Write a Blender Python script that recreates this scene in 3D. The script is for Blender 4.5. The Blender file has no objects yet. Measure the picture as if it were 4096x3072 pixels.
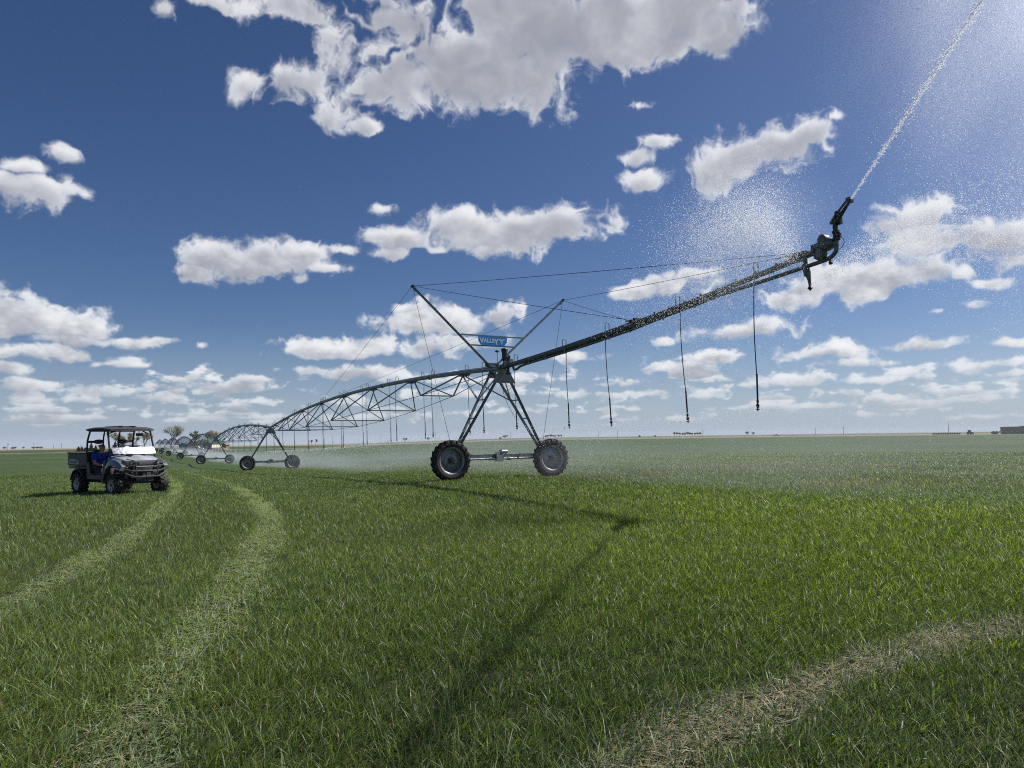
import bpy, bmesh, math, random
import numpy as np
from mathutils import Vector, Matrix

R = math.radians
SC = bpy.context.scene
COL = SC.collection
random.seed(7)

# ---------------------------------------------------------------- camera
CAM_H, F_PX, PITCH, ROLL = 1.37, 2840.0, 4.343, -0.773
cam_d = bpy.data.cameras.new("camera")
cam_d.sensor_width = 36.0
cam_d.lens = F_PX / 4096 * 36.0
cam_d.clip_start, cam_d.clip_end = 0.05, 20000
cam = bpy.data.objects.new("camera", cam_d)
COL.objects.link(cam)
CAM_ROT = Matrix.Rotation(R(90 + PITCH), 3, 'X') @ Matrix.Rotation(R(ROLL), 3, 'Z')
cam.matrix_world = Matrix.Translation((0, 0, CAM_H)) @ CAM_ROT.to_4x4()
SC.camera = cam
SC.render.resolution_x, SC.render.resolution_y = 1024, 768

# ---------------------------------------------------------------- light, sky, exposure
SUN_AZ, SUN_EL = 66.0, 47.5            # degrees right of the view direction (+Y), above the horizon
SUN_DIR = Vector((math.sin(R(SUN_AZ)) * math.cos(R(SUN_EL)), math.cos(R(SUN_AZ)) * math.cos(R(SUN_EL)), math.sin(R(SUN_EL))))
sun_d = bpy.data.lights.new("sun", 'SUN')
sun_d.energy, sun_d.angle, sun_d.color = 4.9, R(0.7), (1.0, 0.97, 0.93)
sun = bpy.data.objects.new("sun", sun_d)
COL.objects.link(sun)
sun.rotation_euler = SUN_DIR.to_track_quat('Z', 'Y').to_euler()
SKY_STRENGTH = 0.050
SC.view_settings.view_transform = 'Standard'
SC.view_settings.look = 'None'
SC.view_settings.exposure = 0.45
SC.view_settings.gamma = 1.0
SC.cycles.use_denoising = False
SC.cycles.use_adaptive_sampling = False
SC.cycles.max_bounces = 8
SC.cycles.transparent_max_bounces = 12
SC.cycles.volume_bounces = 1
SC.cycles.volume_step_rate = 1.5
SC.cycles.sample_clamp_indirect = 4.0
SC.cycles.filter_width = 1.05


def ray(px, py):
    """direction of a photograph pixel (4096 x 3072), y component 1"""
    d = CAM_ROT @ Vector((px - 2048.0, -(py - 1536.0), -F_PX))
    return d / d.y


def at(px, py, depth):
    d = ray(px, py) * depth
    return Vector((d.x, d.y, d.z + CAM_H))


# ---------------------------------------------------------------- clouds: a map of cloud cover and cloud light by direction
def fbm2(h, w, cells, octaves, rng, gain=0.55, ay=1.0, ridged=False):
    out = np.zeros((h, w), np.float32)
    amp, tot = 1.0, 0.0
    cx = cells
    for o in range(octaves):
        cy = max(2, int(cx * h / w * ay))
        nx = max(2, int(cx))
        if nx > w * 0.7:
            break
        g = rng.random((cy + 3, nx + 3)).astype(np.float32)
        ys = np.linspace(0, cy, h, dtype=np.float32); xs = np.linspace(0, nx, w, dtype=np.float32)
        yi = ys.astype(int); xi = xs.astype(int)
        fy = ys - yi; fx = xs - xi
        fy = fy * fy * (3 - 2 * fy); fx = fx * fx * (3 - 2 * fx)
        g0 = g[yi] * (1 - fy)[:, None] + g[yi + 1] * fy[:, None]
        n = g0[:, xi] * (1 - fx) + g0[:, xi + 1] * fx
        if ridged:
            n = np.abs(n * 2 - 1)
        out += amp * n
        tot += amp
        amp *= gain
        cx *= 2.03
    return out / tot


def shift(a, dy, dx):
    return np.roll(np.roll(a, int(round(dy)), 0), int(round(dx)), 1)


AZ0, AZ1, EL0, EL1 = -60.0, 60.0, -1.0, 47.0
# clouds of the photograph: (x, y, half width, half height up, half height down, weight) at 2212 x 1659
CLOUDS = [
 # the big cloud overhead
 (1160, 40, 190, 150, 165, 1.2), (990, 135, 135, 85, 95, .95), (1310, 70, 190, 120, 110, 1.1), (1110, 190, 120, 70, 78, .9), (870, 190, 90, 70, 65, .85),
 (770, 110, 90, 70, 70, .45), (690, 170, 60, 50, 50, .45), (735, 255, 60, 45, 34, .40), (840, 190, 60, 60, 50, .7), (1480, 30, 190, 90, 70, .9), (1560, 80, 85, 70, 60, .95), (1440, 105, 80, 50, 45, .7),
 (820, 40, 110, 60, 60, .75), (650, 30, 110, 55, 40, .85), (530, 180, 46, 36, 32, .40), (612, 168, 26, 40, 34, .30), (470, 6, 150, 30, 18, .72), (340, 12, 50, 30, 28, .66),
 (1380, 228, 40, 16, 14, .55), (790, 275, 34, 22, 18, .66), (830, 0, 60, 40, 30, .6),
 # mid sky
 (1640, 335, 180, 62, 60, 1.0), (1560, 370, 110, 45, 45, .9), (1740, 300, 90, 42, 40, .85), (1415, 312, 52, 28, 22, .78), (1375, 340, 40, 24, 20, .66), (1385, 390, 62, 28, 22, .72), (1800, 255, 26, 16, 14, .5),
 (1110, 500, 190, 62, 48, 1.05), (1220, 490, 85, 50, 44, .9), (990, 485, 90, 38, 34, .85), (860, 520, 95, 30, 30, .8), (820, 450, 34, 22, 22, .7), (830, 550, 55, 18, 14, .66), (940, 540, 30, 16, 14, .5), (1050, 540, 30, 18, 14, .5),
 (560, 560, 165, 46, 46, 1.05), (640, 545, 85, 36, 36, .85), (430, 590, 60, 26, 26, .7), (710, 578, 55, 18, 16, .66), (745, 540, 40, 14, 12, .5), (400, 605, 26, 14, 12, .5),
 (80, 405, 95, 32, 46, .9), (150, 410, 55, 34, 26, .72), (10, 400, 60, 34, 48, .85), (130, 325, 40, 20, 22, .66), (40, 352, 55, 20, 18, .62),
 (1980, 465, 110, 42, 42, .85), (1900, 490, 60, 30, 30, .75), (2110, 505, 150, 58, 60, 1.1), (1990, 520, 110, 40, 36, .85), (2180, 560, 80, 30, 26, .75),
 (1800, 610, 180, 46, 42, 1.0), (1950, 600, 110, 34, 30, .9), (1680, 645, 90, 22, 22, .72), (2080, 595, 40, 16, 14, .6), (2150, 608, 60, 16, 16, .62),
 (1430, 610, 80, 30, 26, .8), (1490, 590, 45, 16, 14, .66), (1380, 628, 45, 18, 18, .7),
 (960, 705, 135, 40, 26, .92), (1080, 690, 70, 34, 22, .8), (880, 670, 50, 16, 14, .7), (940, 755, 80, 26, 20, .78), (1010, 745, 70, 20, 18, .66),
 (1580, 715, 105, 26, 20, .85), (1440, 735, 22, 10, 9, .45), (2105, 662, 30, 13, 12, .62), (2030, 672, 24, 8, 7, .58),
 (1550, 772, 72, 26, 16, .88), (1480, 795, 85, 16, 12, .7), (1760, 765, 105, 22, 15, .78), (1830, 785, 95, 12, 9, .66), (2010, 742, 100, 20, 15, .82), (2185, 738, 60, 20, 16, .8), 
 (70, 690, 210, 44, 34, 1.1), (180, 710, 130, 30, 26, .9), (240, 738, 130, 18, 16, .78), (340, 735, 46, 10, 12, .66), (90, 765, 130, 22, 16, .78), (255, 785, 48, 18, 13, .76), (438, 748, 22, 10, 10, .6), (20, 792, 70, 16, 14, .7),
 (730, 760, 120, 24, 16, .88), (800, 745, 60, 22, 18, .7), (780, 808, 110, 20, 12, .76), (690, 800, 60, 12, 10, .6), (860, 815, 70, 14, 10, .55),
 (495, 832, 95, 22, 14, .84), (540, 820, 50, 14, 14, .7), (440, 845, 40, 8, 8, .55), (60, 832, 80, 16, 14, .8), (190, 848, 100, 18, 13, .76), (160, 862, 60, 12, 8, .6), (300, 858, 50, 10, 8, .55), (130, 842, 110, 10, 10, .6),
 (565, 868, 60, 14, 9, .7), (520, 878, 55, 9, 7, .62), (650, 900, 60, 9, 7, .6), (1240, 775, 60, 14, 11, .66), (1130, 820, 90, 14, 11, .6), (1200, 850, 100, 10, 8, .5), (1000, 850, 70, 12, 9, .5), (1360, 826, 60, 12, 10, .62),
 (1720, 822, 130, 16, 12, .74), (1620, 830, 60, 10, 8, .62), (1880, 820, 90, 11, 8, .6), (2120, 790, 100, 18, 13, .78), (2190, 808, 60, 14, 10, .66), (1950, 808, 30, 6, 5, .5), (1500, 855, 110, 13, 9, .62), (1900, 862, 60, 12, 9, .66), (1800, 850, 70, 10, 8, .55), (1410, 850, 70, 10, 8, .55),
 (2050, 842, 80, 10, 7, .6), (2110, 862, 90, 9, 7, .55), (2180, 845, 50, 8, 6, .55), (2000, 870, 70, 7, 6, .5), (1750, 880, 90, 8, 6, .5), (1580, 882, 70, 7, 6, .5), (1900, 895, 60, 6, 5, .45), (2120, 900, 80, 6, 5, .45),
 (270, 885, 40, 8, 6, .58), (330, 896, 60, 7, 6, .5), (110, 885, 60, 6, 5, .5), (50, 905, 50, 6, 5, .5), (210, 905, 50, 6, 5, .5), (440, 895, 34, 7, 5, .5), (480, 910, 40, 5, 5, .45), (400, 905, 70, 8, 6, .5), (590, 912, 50, 5, 4, .5), (750, 905, 60, 7, 6, .42), (850, 885, 60, 8, 6, .45), (1060, 890, 80, 7, 6, .42), (1300, 885, 80, 7, 6, .45), (1450, 905, 80, 6, 5, .4),
]


def cloud_map(wpx=2600, hpx=1040):
    rng = np.random.default_rng(11)
    az = np.linspace(AZ0, AZ1, wpx, dtype=np.float32)
    el = np.linspace(EL0, EL1, hpx, dtype=np.float32)
    dazpx, delpx = wpx / (AZ1 - AZ0), hpx / (EL1 - EL0)
    # soft noise at three scales: smaller and flatter detail towards the horizon
    big = fbm2(hpx, wpx, 24, 8, rng, .54, 1.0)
    mid = fbm2(hpx, wpx, 52, 7, rng, .52, 1.35)
    small = fbm2(hpx, wpx, 110, 5, rng, .52, 1.9)
    fine = fbm2(hpx, wpx, 150, 5, rng, .68, 1.1)
    e = el[:, None]
    w_big = np.clip((e - 11) / 10, 0, 1); w_small = np.clip((9 - e) / 6, 0, 1)
    n = big * w_big + (1 - w_big) * (mid * (1 - w_small) + small * w_small)
    bill = fbm2(hpx, wpx, 46, 6, rng, .58, 1.0, True) * w_big + (1 - w_big) * fbm2(hpx, wpx, 120, 5, rng, .58, 1.5, True)
    wx = fbm2(hpx, wpx, 44, 6, rng, .5, 1.0) - .5
    wy = fbm2(hpx, wpx, 44, 6, rng, .5, 1.0) - .5
    field = np.full((hpx, wpx), -1.0, np.float32)
    vert = np.zeros((hpx, wpx), np.float32)
    for (x, y, rx, ru, rd, wt) in CLOUDS:
        d = ray(x * 1.8517, y * 1.8517)
        a0 = math.degrees(math.atan2(d.x, d.y)); e0 = math.degrees(math.atan2(d.z, math.hypot(d.x, d.y)))
        dl = ray((x - rx) * 1.8517, y * 1.8517); dr = ray((x + rx) * 1.8517, y * 1.8517)
        ra = .5 * (math.degrees(math.atan2(dr.x, dr.y)) - math.degrees(math.atan2(dl.x, dl.y)))
        du = ray(x * 1.8517, (y - ru) * 1.8517); dd = ray(x * 1.8517, (y + rd) * 1.8517)
        eu = math.degrees(math.atan2(du.z, math.hypot(du.x, du.y))) - e0
        ed = e0 - math.degrees(math.atan2(dd.z, math.hypot(dd.x, dd.y)))
        m = 2.2
        x0 = max(0, int((a0 - m * ra - AZ0) * dazpx)); x1 = min(wpx, int((a0 + m * ra - AZ0) * dazpx) + 1)
        y0 = max(0, int((e0 - m * ed - EL0) * delpx)); y1 = min(hpx, int((e0 + m * eu - EL0) * delpx) + 1)
        if x1 <= x0 or y1 <= y0:
            continue
        A = az[None, x0:x1] + wx[y0:y1, x0:x1] * ra * 1.1
        E = el[y0:y1, None] + wy[y0:y1, x0:x1] * (eu + ed) * .75
        v = E - e0
        q = np.where(v > 0, v / max(eu, .05), v / max(ed, .05))
        dist = np.sqrt(((A - a0) / ra) ** 2 + q ** 2)
        b = (.30 + .70 * wt) * (1.10 - dist)
        f = field[y0:y1, x0:x1]
        upd = b > f
        k = .12
        hmix = np.clip(.5 + .5 * (b - f) / k, 0, 1)
        field[y0:y1, x0:x1] = f * (1 - hmix) + b * hmix + k * hmix * (1 - hmix)
        vv = vert[y0:y1, x0:x1]
        vert[y0:y1, x0:x1] = np.where(upd, q, vv)
    # thin scattered rows of far clouds low over the horizon
    rows = fbm2(hpx, wpx, 46, 5, rng, .55, 3.2)
    win = np.clip((e - .5) / 1.2, 0, 1) * np.clip((7.5 - e) / 3.0, 0, 1)
    field = np.maximum(field, ((rows - .55) * 4.0) * win - (1 - win))
    rid = 1 - fbm2(hpx, wpx, 60, 6, rng, .58, 1.2, True)          # fibrous wisps
    # bend the wisps along the larger swirls
    jj = np.clip(np.arange(wpx)[None, :] + (wx * 90).astype(int), 0, wpx - 1)
    ii = np.clip(np.arange(hpx)[:, None] + (wy * 90).astype(int), 0, hpx - 1)
    rid = rid[ii, jj]
    T = field * 1.05 + (n - .5) * 1.7 + (bill - .33) * -.30 + (rid - .67) * .95 + (fine - .5) * .10
    T -= .05 * np.clip((e - 14) / 8, 0, 1)
    cover = np.clip((T + .10) / 1.0, 0, 1)
    cover = 1 - (1 - cover) ** 2.5
    cover *= np.clip((T + .10) / .46, 0, 1) ** 1.1
    thick = np.clip(T, 0, 1.2)

    def blur(q, k, it=2):
        for _ in range(it):
            for ax in (0, 1):
                c = np.cumsum(np.pad(q, [(k, k) if i == ax else (0, 0) for i in (0, 1)], mode='edge'), ax, dtype=np.float64)
                q = ((c[2 * k:, :] - c[:-2 * k, :]) if ax == 0 else (c[:, 2 * k:] - c[:, :-2 * k])).astype(np.float32) / (2 * k)
        return q
    body = np.clip(field + (n - .5) * 1.1, 0, 1.2)
    body = blur(body, 9)
    soft = blur(np.clip(T, 0, 1.2), 3, 1)
    # sunlight reaching each spot through the cloud: march towards the sun (up and to the right)
    tau = np.zeros_like(T)
    sx, sy = .62, .78
    for i in range(1, 11):
        st = 3.0 * i
        tau += shift(soft, -sy * st, -sx * st)
    tau /= 10
    ew = np.clip(1 - (e - 20) / 12, 0, 1)
    body = shift(body, -7, 0) * ew + body * (1 - ew)
    lit = np.exp(-tau * 1.05 - body ** 1.3 * (1.5 + 1.1 * (1 - ew)))
    side = np.clip(.55 + vert * .40 + (n - .5) * 1.1, 0, 1)
    low = 1 - np.clip((e - 11) / 10, 0, 1)
    light = np.clip((lit - .10) / .62, 0, 1)
    light = light * (1 - .55 * low) + .55 * low * side
    light = light + (bill - .33) * .30 + (fine - .5) * .10
    fold = fbm2(hpx, wpx, 34, 4, rng, .5, 1.1)[ii, jj] * (1 - low) + low * fbm2(hpx, wpx, 80, 4, rng, .5, 1.8)
    light = light + (fold - .5) * 1.1
    rim = np.clip(1 - T / .55, 0, 1)
    light = .52 + .48 * np.tanh((light - .50 + .30 * rim) * 2.0)
    fade = np.clip((e - .2) / 5.5, .0, 1) ** .6
    cover *= .14 + .84 * fade
    cover *= np.clip((e + .1) / 1.0, 0, 1)
    img = np.zeros((hpx, wpx, 4), np.float32)
    img[..., 0] = light
    img[..., 1] = cover
    img[..., 2] = fade
    img[..., 3] = 1.0
    im = bpy.data.images.new("cloud_cover", wpx, hpx, alpha=True, float_buffer=True)
    im.colorspace_settings.name = 'Non-Color'
    im.pixels.foreach_set(img.ravel())
    im.update()
    return im


def build_world():
    w = bpy.data.worlds.new("World")
    SC.world = w
    w.use_nodes = True
    nt = w.node_tree
    N = nt.nodes
    N.clear()
    L = nt.links.new
    out = N.new('ShaderNodeOutputWorld')
    bg = N.new('ShaderNodeBackground')
    bg.inputs['Strength'].default_value = SKY_STRENGTH
    sky = N.new('ShaderNodeTexSky')
    sky.sky_type = 'NISHITA'
    sky.sun_disc = False
    sky.sun_elevation = R(SUN_EL)
    sky.sun_rotation = R(SUN_AZ)
    sky.altitude = 600
    sky.air_density, sky.dust_density, sky.ozone_density = 0.8, 1.0, 3.0
    hs = N.new('ShaderNodeHueSaturation')
    hs.inputs['Saturation'].default_value = 1.17
    hs.inputs['Hue'].default_value = 0.508
    hs.inputs['Value'].default_value = 1.10
    L(sky.outputs[0], hs.inputs['Color'])
    tc = N.new('ShaderNodeTexCoord')
    sp = N.new('ShaderNodeSeparateXYZ')
    L(tc.outputs['Generated'], sp.inputs[0])

    def m(op, a, b=None, c=None):
        n = N.new('ShaderNodeMath'); n.operation = op
        for i, v in enumerate((a, b, c)):
            if v is None:
                continue
            if isinstance(v, (int, float)):
                n.inputs[i].default_value = v
            else:
                L(v, n.inputs[i])
        return n.outputs[0]
    azm = m('ARCTAN2', sp.outputs[0], sp.outputs[1])
    elv = m('ARCSINE', sp.outputs[2])
    u = m('DIVIDE', m('SUBTRACT', azm, R(AZ0)), R(AZ1 - AZ0))
    v = m('DIVIDE', m('SUBTRACT', elv, R(EL0)), R(EL1 - EL0))
    cb = N.new('ShaderNodeCombineXYZ')
    L(u, cb.inputs[0]); L(v, cb.inputs[1])
    it = N.new('ShaderNodeTexImage')
    it.image = cloud_map()
    it.extension = 'CLIP'
    it.interpolation = 'Cubic'
    L(cb.outputs[0], it.inputs[0])
    ss = N.new('ShaderNodeSeparateColor')
    L(it.outputs[0], ss.inputs[0])
    ramp = N.new('ShaderNodeMix'); ramp.data_type = 'RGBA'
    k = 0.735 / SKY_STRENGTH
    ramp.inputs['A'].default_value = (.30 * k, .315 * k, .375 * k, 1)
    ramp.inputs['B'].default_value = (.95 * k, .96 * k, .98 * k, 1)
    L(ss.outputs[0], ramp.inputs['Factor'])
    # pale blue-grey air low over the horizon
    hz = N.new('ShaderNodeMix'); hz.data_type = 'RGBA'
    hf = m('SUBTRACT', 1.0, m('DIVIDE', m('MAXIMUM', elv, 0.0), R(10)))
    hf = m('MAXIMUM', hf, 0.0)
    L(m('MULTIPLY', m('MULTIPLY', hf, hf), 0.9), hz.inputs['Factor'])
    L(hs.outputs[0], hz.inputs['A']); hz.inputs['B'].default_value = (.395 * k, .47 * k, .615 * k, 1)
    mx = N.new('ShaderNodeMix'); mx.data_type = 'RGBA'
    L(m('MULTIPLY', ss.outputs[1], 0.97), mx.inputs['Factor'])
    L(hz.outputs['Result'], mx.inputs['A']); L(ramp.outputs['Result'], mx.inputs['B'])
    L(mx.outputs['Result'], bg.inputs['Color'])
    L(bg.outputs[0], out.inputs['Surface'])


build_world()

# ---------------------------------------------------------------- helpers
MATS = {}


def mat(name, color, rough=.6, metal=0.0, var=.0, scale=8.0, bump=0.0, spec=.5, coat=0.0, bscale=None):
    if name in MATS:
        return MATS[name]
    m = bpy.data.materials.new(name)
    m.use_nodes = True
    nt = m.node_tree
    b = nt.nodes['Principled BSDF']
    b.inputs['Roughness'].default_value = rough
    b.inputs['Metallic'].default_value = metal
    b.inputs['Specular IOR Level'].default_value = spec
    b.inputs['Coat Weight'].default_value = coat
    b.inputs['Base Color'].default_value = (*color, 1)
    if var > 0 or bump > 0:
        tc = nt.nodes.new('ShaderNodeTexCoord')
        nz = nt.nodes.new('ShaderNodeTexNoise')
        nz.inputs['Scale'].default_value = scale
        nz.inputs['Detail'].default_value = 6
        nt.links.new(tc.outputs['Object'], nz.inputs['Vector'])
        if var > 0:
            mx = nt.nodes.new('ShaderNodeMix'); mx.data_type = 'RGBA'
            mx.inputs['A'].default_value = (*[c * (1 - var) for c in color], 1)
            mx.inputs['B'].default_value = (*[min(1, c * (1 + var)) for c in color], 1)
            rp = nt.nodes.new('ShaderNodeMapRange')
            rp.inputs['From Min'].default_value = .3; rp.inputs['From Max'].default_value = .7
            nt.links.new(nz.outputs['Fac'], rp.inputs['Value'])
            nt.links.new(rp.outputs[0], mx.inputs['Factor'])
            nt.links.new(mx.outputs['Result'], b.inputs['Base Color'])
            r2 = nt.nodes.new('ShaderNodeMapRange')
            r2.inputs['To Min'].default_value = max(.05, rough - .12); r2.inputs['To Max'].default_value = min(1, rough + .12)
            nt.links.new(nz.outputs['Fac'], r2.inputs['Value'])
            nt.links.new(r2.outputs[0], b.inputs['Roughness'])
        if bump > 0:
            nz2 = nz
            if bscale:
                nz2 = nt.nodes.new('ShaderNodeTexNoise'); nz2.inputs['Scale'].default_value = bscale; nz2.inputs['Detail'].default_value = 5
                nt.links.new(tc.outputs['Object'], nz2.inputs['Vector'])
            bp = nt.nodes.new('ShaderNodeBump')
            bp.inputs['Strength'].default_value = bump
            nt.links.new(nz2.outputs['Fac'], bp.inputs['Height'])
            nt.links.new(bp.outputs[0], b.inputs['Normal'])
    MATS[name] = m
    return m


STEEL = mat('galvanised_steel', (.23, .245, .245), .48, .55, .28, 9.0, .05, bscale=60)
STEEL_DARK = mat('dark_steel', (.12, .13, .13), .5, .5, .3, 7.0)
BRIGHT = mat('bright_steel', (.5, .5, .5), .28, .8, .15, 12)
RUBBER = mat('tyre_rubber', (.024, .021, .018), .75, 0, .6, 9, .2)
BLACK = mat('black_plastic', (.02, .02, .022), .45, 0, .2, 20, .05)
CABLE = mat('steel_cable', (.05, .055, .06), .5, .4)
HOSE = mat('blue_hose', (.03, .065, .13), .4, 0, .2, 10)
CAST = mat('cast_iron', (.05, .05, .045), .55, .4, .35, 25, .1)


class MB:
    def __init__(self):
        self.v, self.f, self.mi = [], [], []

    def add(self, verts, faces, mi=0):
        o = len(self.v)
        self.v += [tuple(p) for p in verts]
        self.f += [tuple(i + o for i in f) for f in faces]
        self.mi += [mi] * len(faces)
        return self

    def box(self, c, s, rot=None, mi=0):
        c = Vector(c); hx, hy, hz = s[0] / 2, s[1] / 2, s[2] / 2
        P = [Vector((x, y, z)) for x in (-hx, hx) for y in (-hy, hy) for z in (-hz, hz)]
        if rot is not None:
            P = [rot @ p for p in P]
        return self.add([c + p for p in P], [(0, 1, 3, 2), (4, 6, 7, 5), (0, 4, 5, 1), (2, 3, 7, 6), (0, 2, 6, 4), (1, 5, 7, 3)], mi)

    @staticmethod
    def frame(d, up=None):
        d = d.normalized()
        up = Vector(up) if up else (Vector((0, 0, 1)) if abs(d.z) < .95 else Vector((1, 0, 0)))
        a = d.cross(up).normalized()
        return a, a.cross(d).normalized()

    def bar(self, p0, p1, w, h, up=None, mi=0):
        p0, p1 = Vector(p0), Vector(p1)
        a, b = self.frame(p1 - p0, up)
        q = [(-w / 2, -h / 2), (w / 2, -h / 2), (w / 2, h / 2), (-w / 2, h / 2)]
        vs = [p0 + a * x + b * y for x, y in q] + [p1 + a * x + b * y for x, y in q]
        return self.add(vs, [(3, 2, 1, 0), (4, 5, 6, 7), (0, 1, 5, 4), (1, 2, 6, 5), (2, 3, 7, 6), (3, 0, 4, 7)], mi)

    def path(self, pts, r, n=8, caps=True, mi=0):
        pts = [Vector(p) for p in pts]
        rs = r if isinstance(r, (list, tuple)) else [r] * len(pts)
        rings = []
        a = None
        for i, p in enumerate(pts):
            d = (pts[min(i + 1, len(pts) - 1)] - pts[max(i - 1, 0)])
            if d.length < 1e-9:
                d = Vector((0, 0, 1))
            d.normalize()
            if a is None:
                a, b = self.frame(d)
            else:
                a = (a - d * a.dot(d))
                if a.length < 1e-6:
                    a, b = self.frame(d)
                a.normalize()
                b = d.cross(a)
            if i == 0:
                b = d.cross(a)
            rings.append([p + (a * math.cos(2 * math.pi * k / n) + b * math.sin(2 * math.pi * k / n)) * rs[i] for k in range(n)])
        vs = [q for rg in rings for q in rg]
        fs = []
        for i in range(len(pts) - 1):
            for k in range(n):
                fs.append((i * n + k, i * n + (k + 1) % n, (i + 1) * n + (k + 1) % n, (i + 1) * n + k))
        if caps:
            fs.append(tuple(range(n - 1, -1, -1)))
            fs.append(tuple((len(pts) - 1) * n + k for k in range(n)))
        return self.add(vs, fs, mi)

    def tube(self, p0, p1, r, n=8, r1=None, mi=0):
        return self.path([p0, p1], [r, r if r1 is None else r1], n, True, mi)

    def lathe(self, prof, n, origin=(0, 0, 0), axis=(0, 0, 1), mi=0):
        """prof: (radius, height along axis)"""
        o, ax = Vector(origin), Vector(axis).normalized()
        a, b = self.frame(ax)
        vs = []
        for (r, h) in prof:
            for k in range(n):
                t = 2 * math.pi * k / n
                vs.append(o + ax * h + (a * math.cos(t) + b * math.sin(t)) * r)
        fs = []
        for i in range(len(prof) - 1):
            for k in range(n):
                fs.append((i * n + k, i * n + (k + 1) % n, (i + 1) * n + (k + 1) % n, (i + 1) * n + k))
        fs.append(tuple(range(n - 1, -1, -1)))
        fs.append(tuple((len(prof) - 1) * n + k for k in range(n)))
        return self.add(vs, fs, mi)

    def prism(self, poly, d, mi=0):
        """closed polygon (3-D points) pushed along vector d"""
        n = len(poly); d = Vector(d)
        vs = [Vector(p) for p in poly] + [Vector(p) + d for p in poly]
        fs = [tuple(range(n - 1, -1, -1)), tuple(range(n, 2 * n))] + [(i, (i + 1) % n, n + (i + 1) % n, n + i) for i in range(n)]
        return self.add(vs, fs, mi)

    def loft(self, secs, closed=True, caps=True, mi=0):
        n = len(secs[0])
        vs = [Vector(p) for s in secs for p in s]
        fs = []
        for i in range(len(secs) - 1):
            for k in range(n if closed else n - 1):
                fs.append((i * n + k, i * n + (k + 1) % n, (i + 1) * n + (k + 1) % n, (i + 1) * n + k))
        if caps and closed:
            fs.append(tuple(range(n - 1, -1, -1)))
            fs.append(tuple((len(secs) - 1) * n + k for k in range(n)))
        return self.add(vs, fs, mi)

    def ball(self, c, r, n=8, m=6, s=(1, 1, 1), mi=0):
        c = Vector(c)
        vs = [c + Vector((0, 0, -r * s[2]))]
        for i in range(1, m):
            t = -math.pi / 2 + math.pi * i / m
            for k in range(n):
                p = 2 * math.pi * k / n
                vs.append(c + Vector((r * s[0] * math.cos(t) * math.cos(p), r * s[1] * math.cos(t) * math.sin(p), r * s[2] * math.sin(t))))
        vs.append(c + Vector((0, 0, r * s[2])))
        fs = [(0, 1 + (k + 1) % n, 1 + k) for k in range(n)]
        for i in range(m - 2):
            for k in range(n):
                fs.append((1 + i * n + k, 1 + i * n + (k + 1) % n, 1 + (i + 1) * n + (k + 1) % n, 1 + (i + 1) * n + k))
        top = len(vs) - 1
        fs += [(top, 1 + (m - 2) * n + k, 1 + (m - 2) * n + (k + 1) % n) for k in range(n)]
        return self.add(vs, fs, mi)

    def build(self, name, mats, parent=None, smooth=False, bevel=0.0):
        me = bpy.data.meshes.new(name)
        me.from_pydata(self.v, [], self.f)
        for m_ in (mats if isinstance(mats, (list, tuple)) else [mats]):
            me.materials.append(m_)
        if len(me.materials) > 1:
            me.polygons.foreach_set('material_index', self.mi)
        bm = bmesh.new(); bm.from_mesh(me)
        bmesh.ops.recalc_face_normals(bm, faces=bm.faces)
        bm.to_mesh(me); bm.free()
        if smooth:
            me.polygons.foreach_set('use_smooth', [True] * len(me.polygons))
            try:
                me.set_sharp_from_angle(angle=R(38))
            except Exception:
                pass
        o = bpy.data.objects.new(name, me)
        COL.objects.link(o)
        if parent is not None:
            o.parent = parent
        if bevel > 0:
            b = o.modifiers.new('bevel', 'BEVEL'); b.width = bevel; b.segments = 2; b.limit_method = 'ANGLE'; b.angle_limit = R(40)
        return o


def empty(name, loc=(0, 0, 0), rz=0.0, ry=0.0):
    o = bpy.data.objects.new(name, None)
    COL.objects.link(o)
    o.location = loc
    o.rotation_euler = (0, ry, rz)
    o.empty_display_size = .2
    return o


def tag(o, label=None, cat=None, group=None, kind=None):
    if label: o['label'] = label
    if cat: o['category'] = cat
    if group: o['group'] = group
    if kind: o['kind'] = kind
    return o


def copy_tree(o, parent=None):
    c = o.copy()
    COL.objects.link(c)
    c.parent = parent
    for ch in o.children:
        copy_tree(ch, c)
    return c


def text_obj(name, body, size, depth, m, parent, mw, bold=.0, xs=1.0):
    cu = bpy.data.curves.new('txt', 'FONT')
    cu.body = body; cu.size = size; cu.extrude = depth; cu.offset = bold
    cu.align_x = 'CENTER'; cu.align_y = 'CENTER'
    t = bpy.data.objects.new('txt', cu)
    COL.objects.link(t)
    bpy.context.view_layer.update()
    me = bpy.data.meshes.new_from_object(t.evaluated_get(bpy.context.evaluated_depsgraph_get()))
    bpy.data.objects.remove(t)
    me.transform(Matrix.Diagonal((xs, 1, 1, 1)))
    me.transform(mw)
    me.name = name
    me.materials.clear(); me.materials.append(m)
    o = bpy.data.objects.new(name, me)
    COL.objects.link(o)
    o.parent = parent
    return o


ORD = ['first', 'second', 'third', 'fourth', 'fifth', 'sixth', 'seventh', 'eighth', 'ninth', 'tenth', 'eleventh']

# ---------------------------------------------------------------- terrain
_KR = np.array([0, 16, 24, 36, 45, 52, 66, 106, 150, 350, 700, 1300, 2400, 3400], float)
_KL = np.array([0, -.09, -.22, -.40, -.68, -.9, -1.22, -1.85, -2.1, -2.2, -3.2, -5.6, -10.6, -15.5], float)
_KRt = np.array([0, 0, 0, -.15, -.28, -.36, -.5, -.72, -.8, -.55, -.1, 1.15, 0.9, .2], float)


def sstep(a, b, x):
    t = np.clip((x - a) / (b - a), 0, 1)
    return t * t * (3 - 2 * t)


_LR = np.linspace(math.log(1), math.log(3401), 900)


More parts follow.
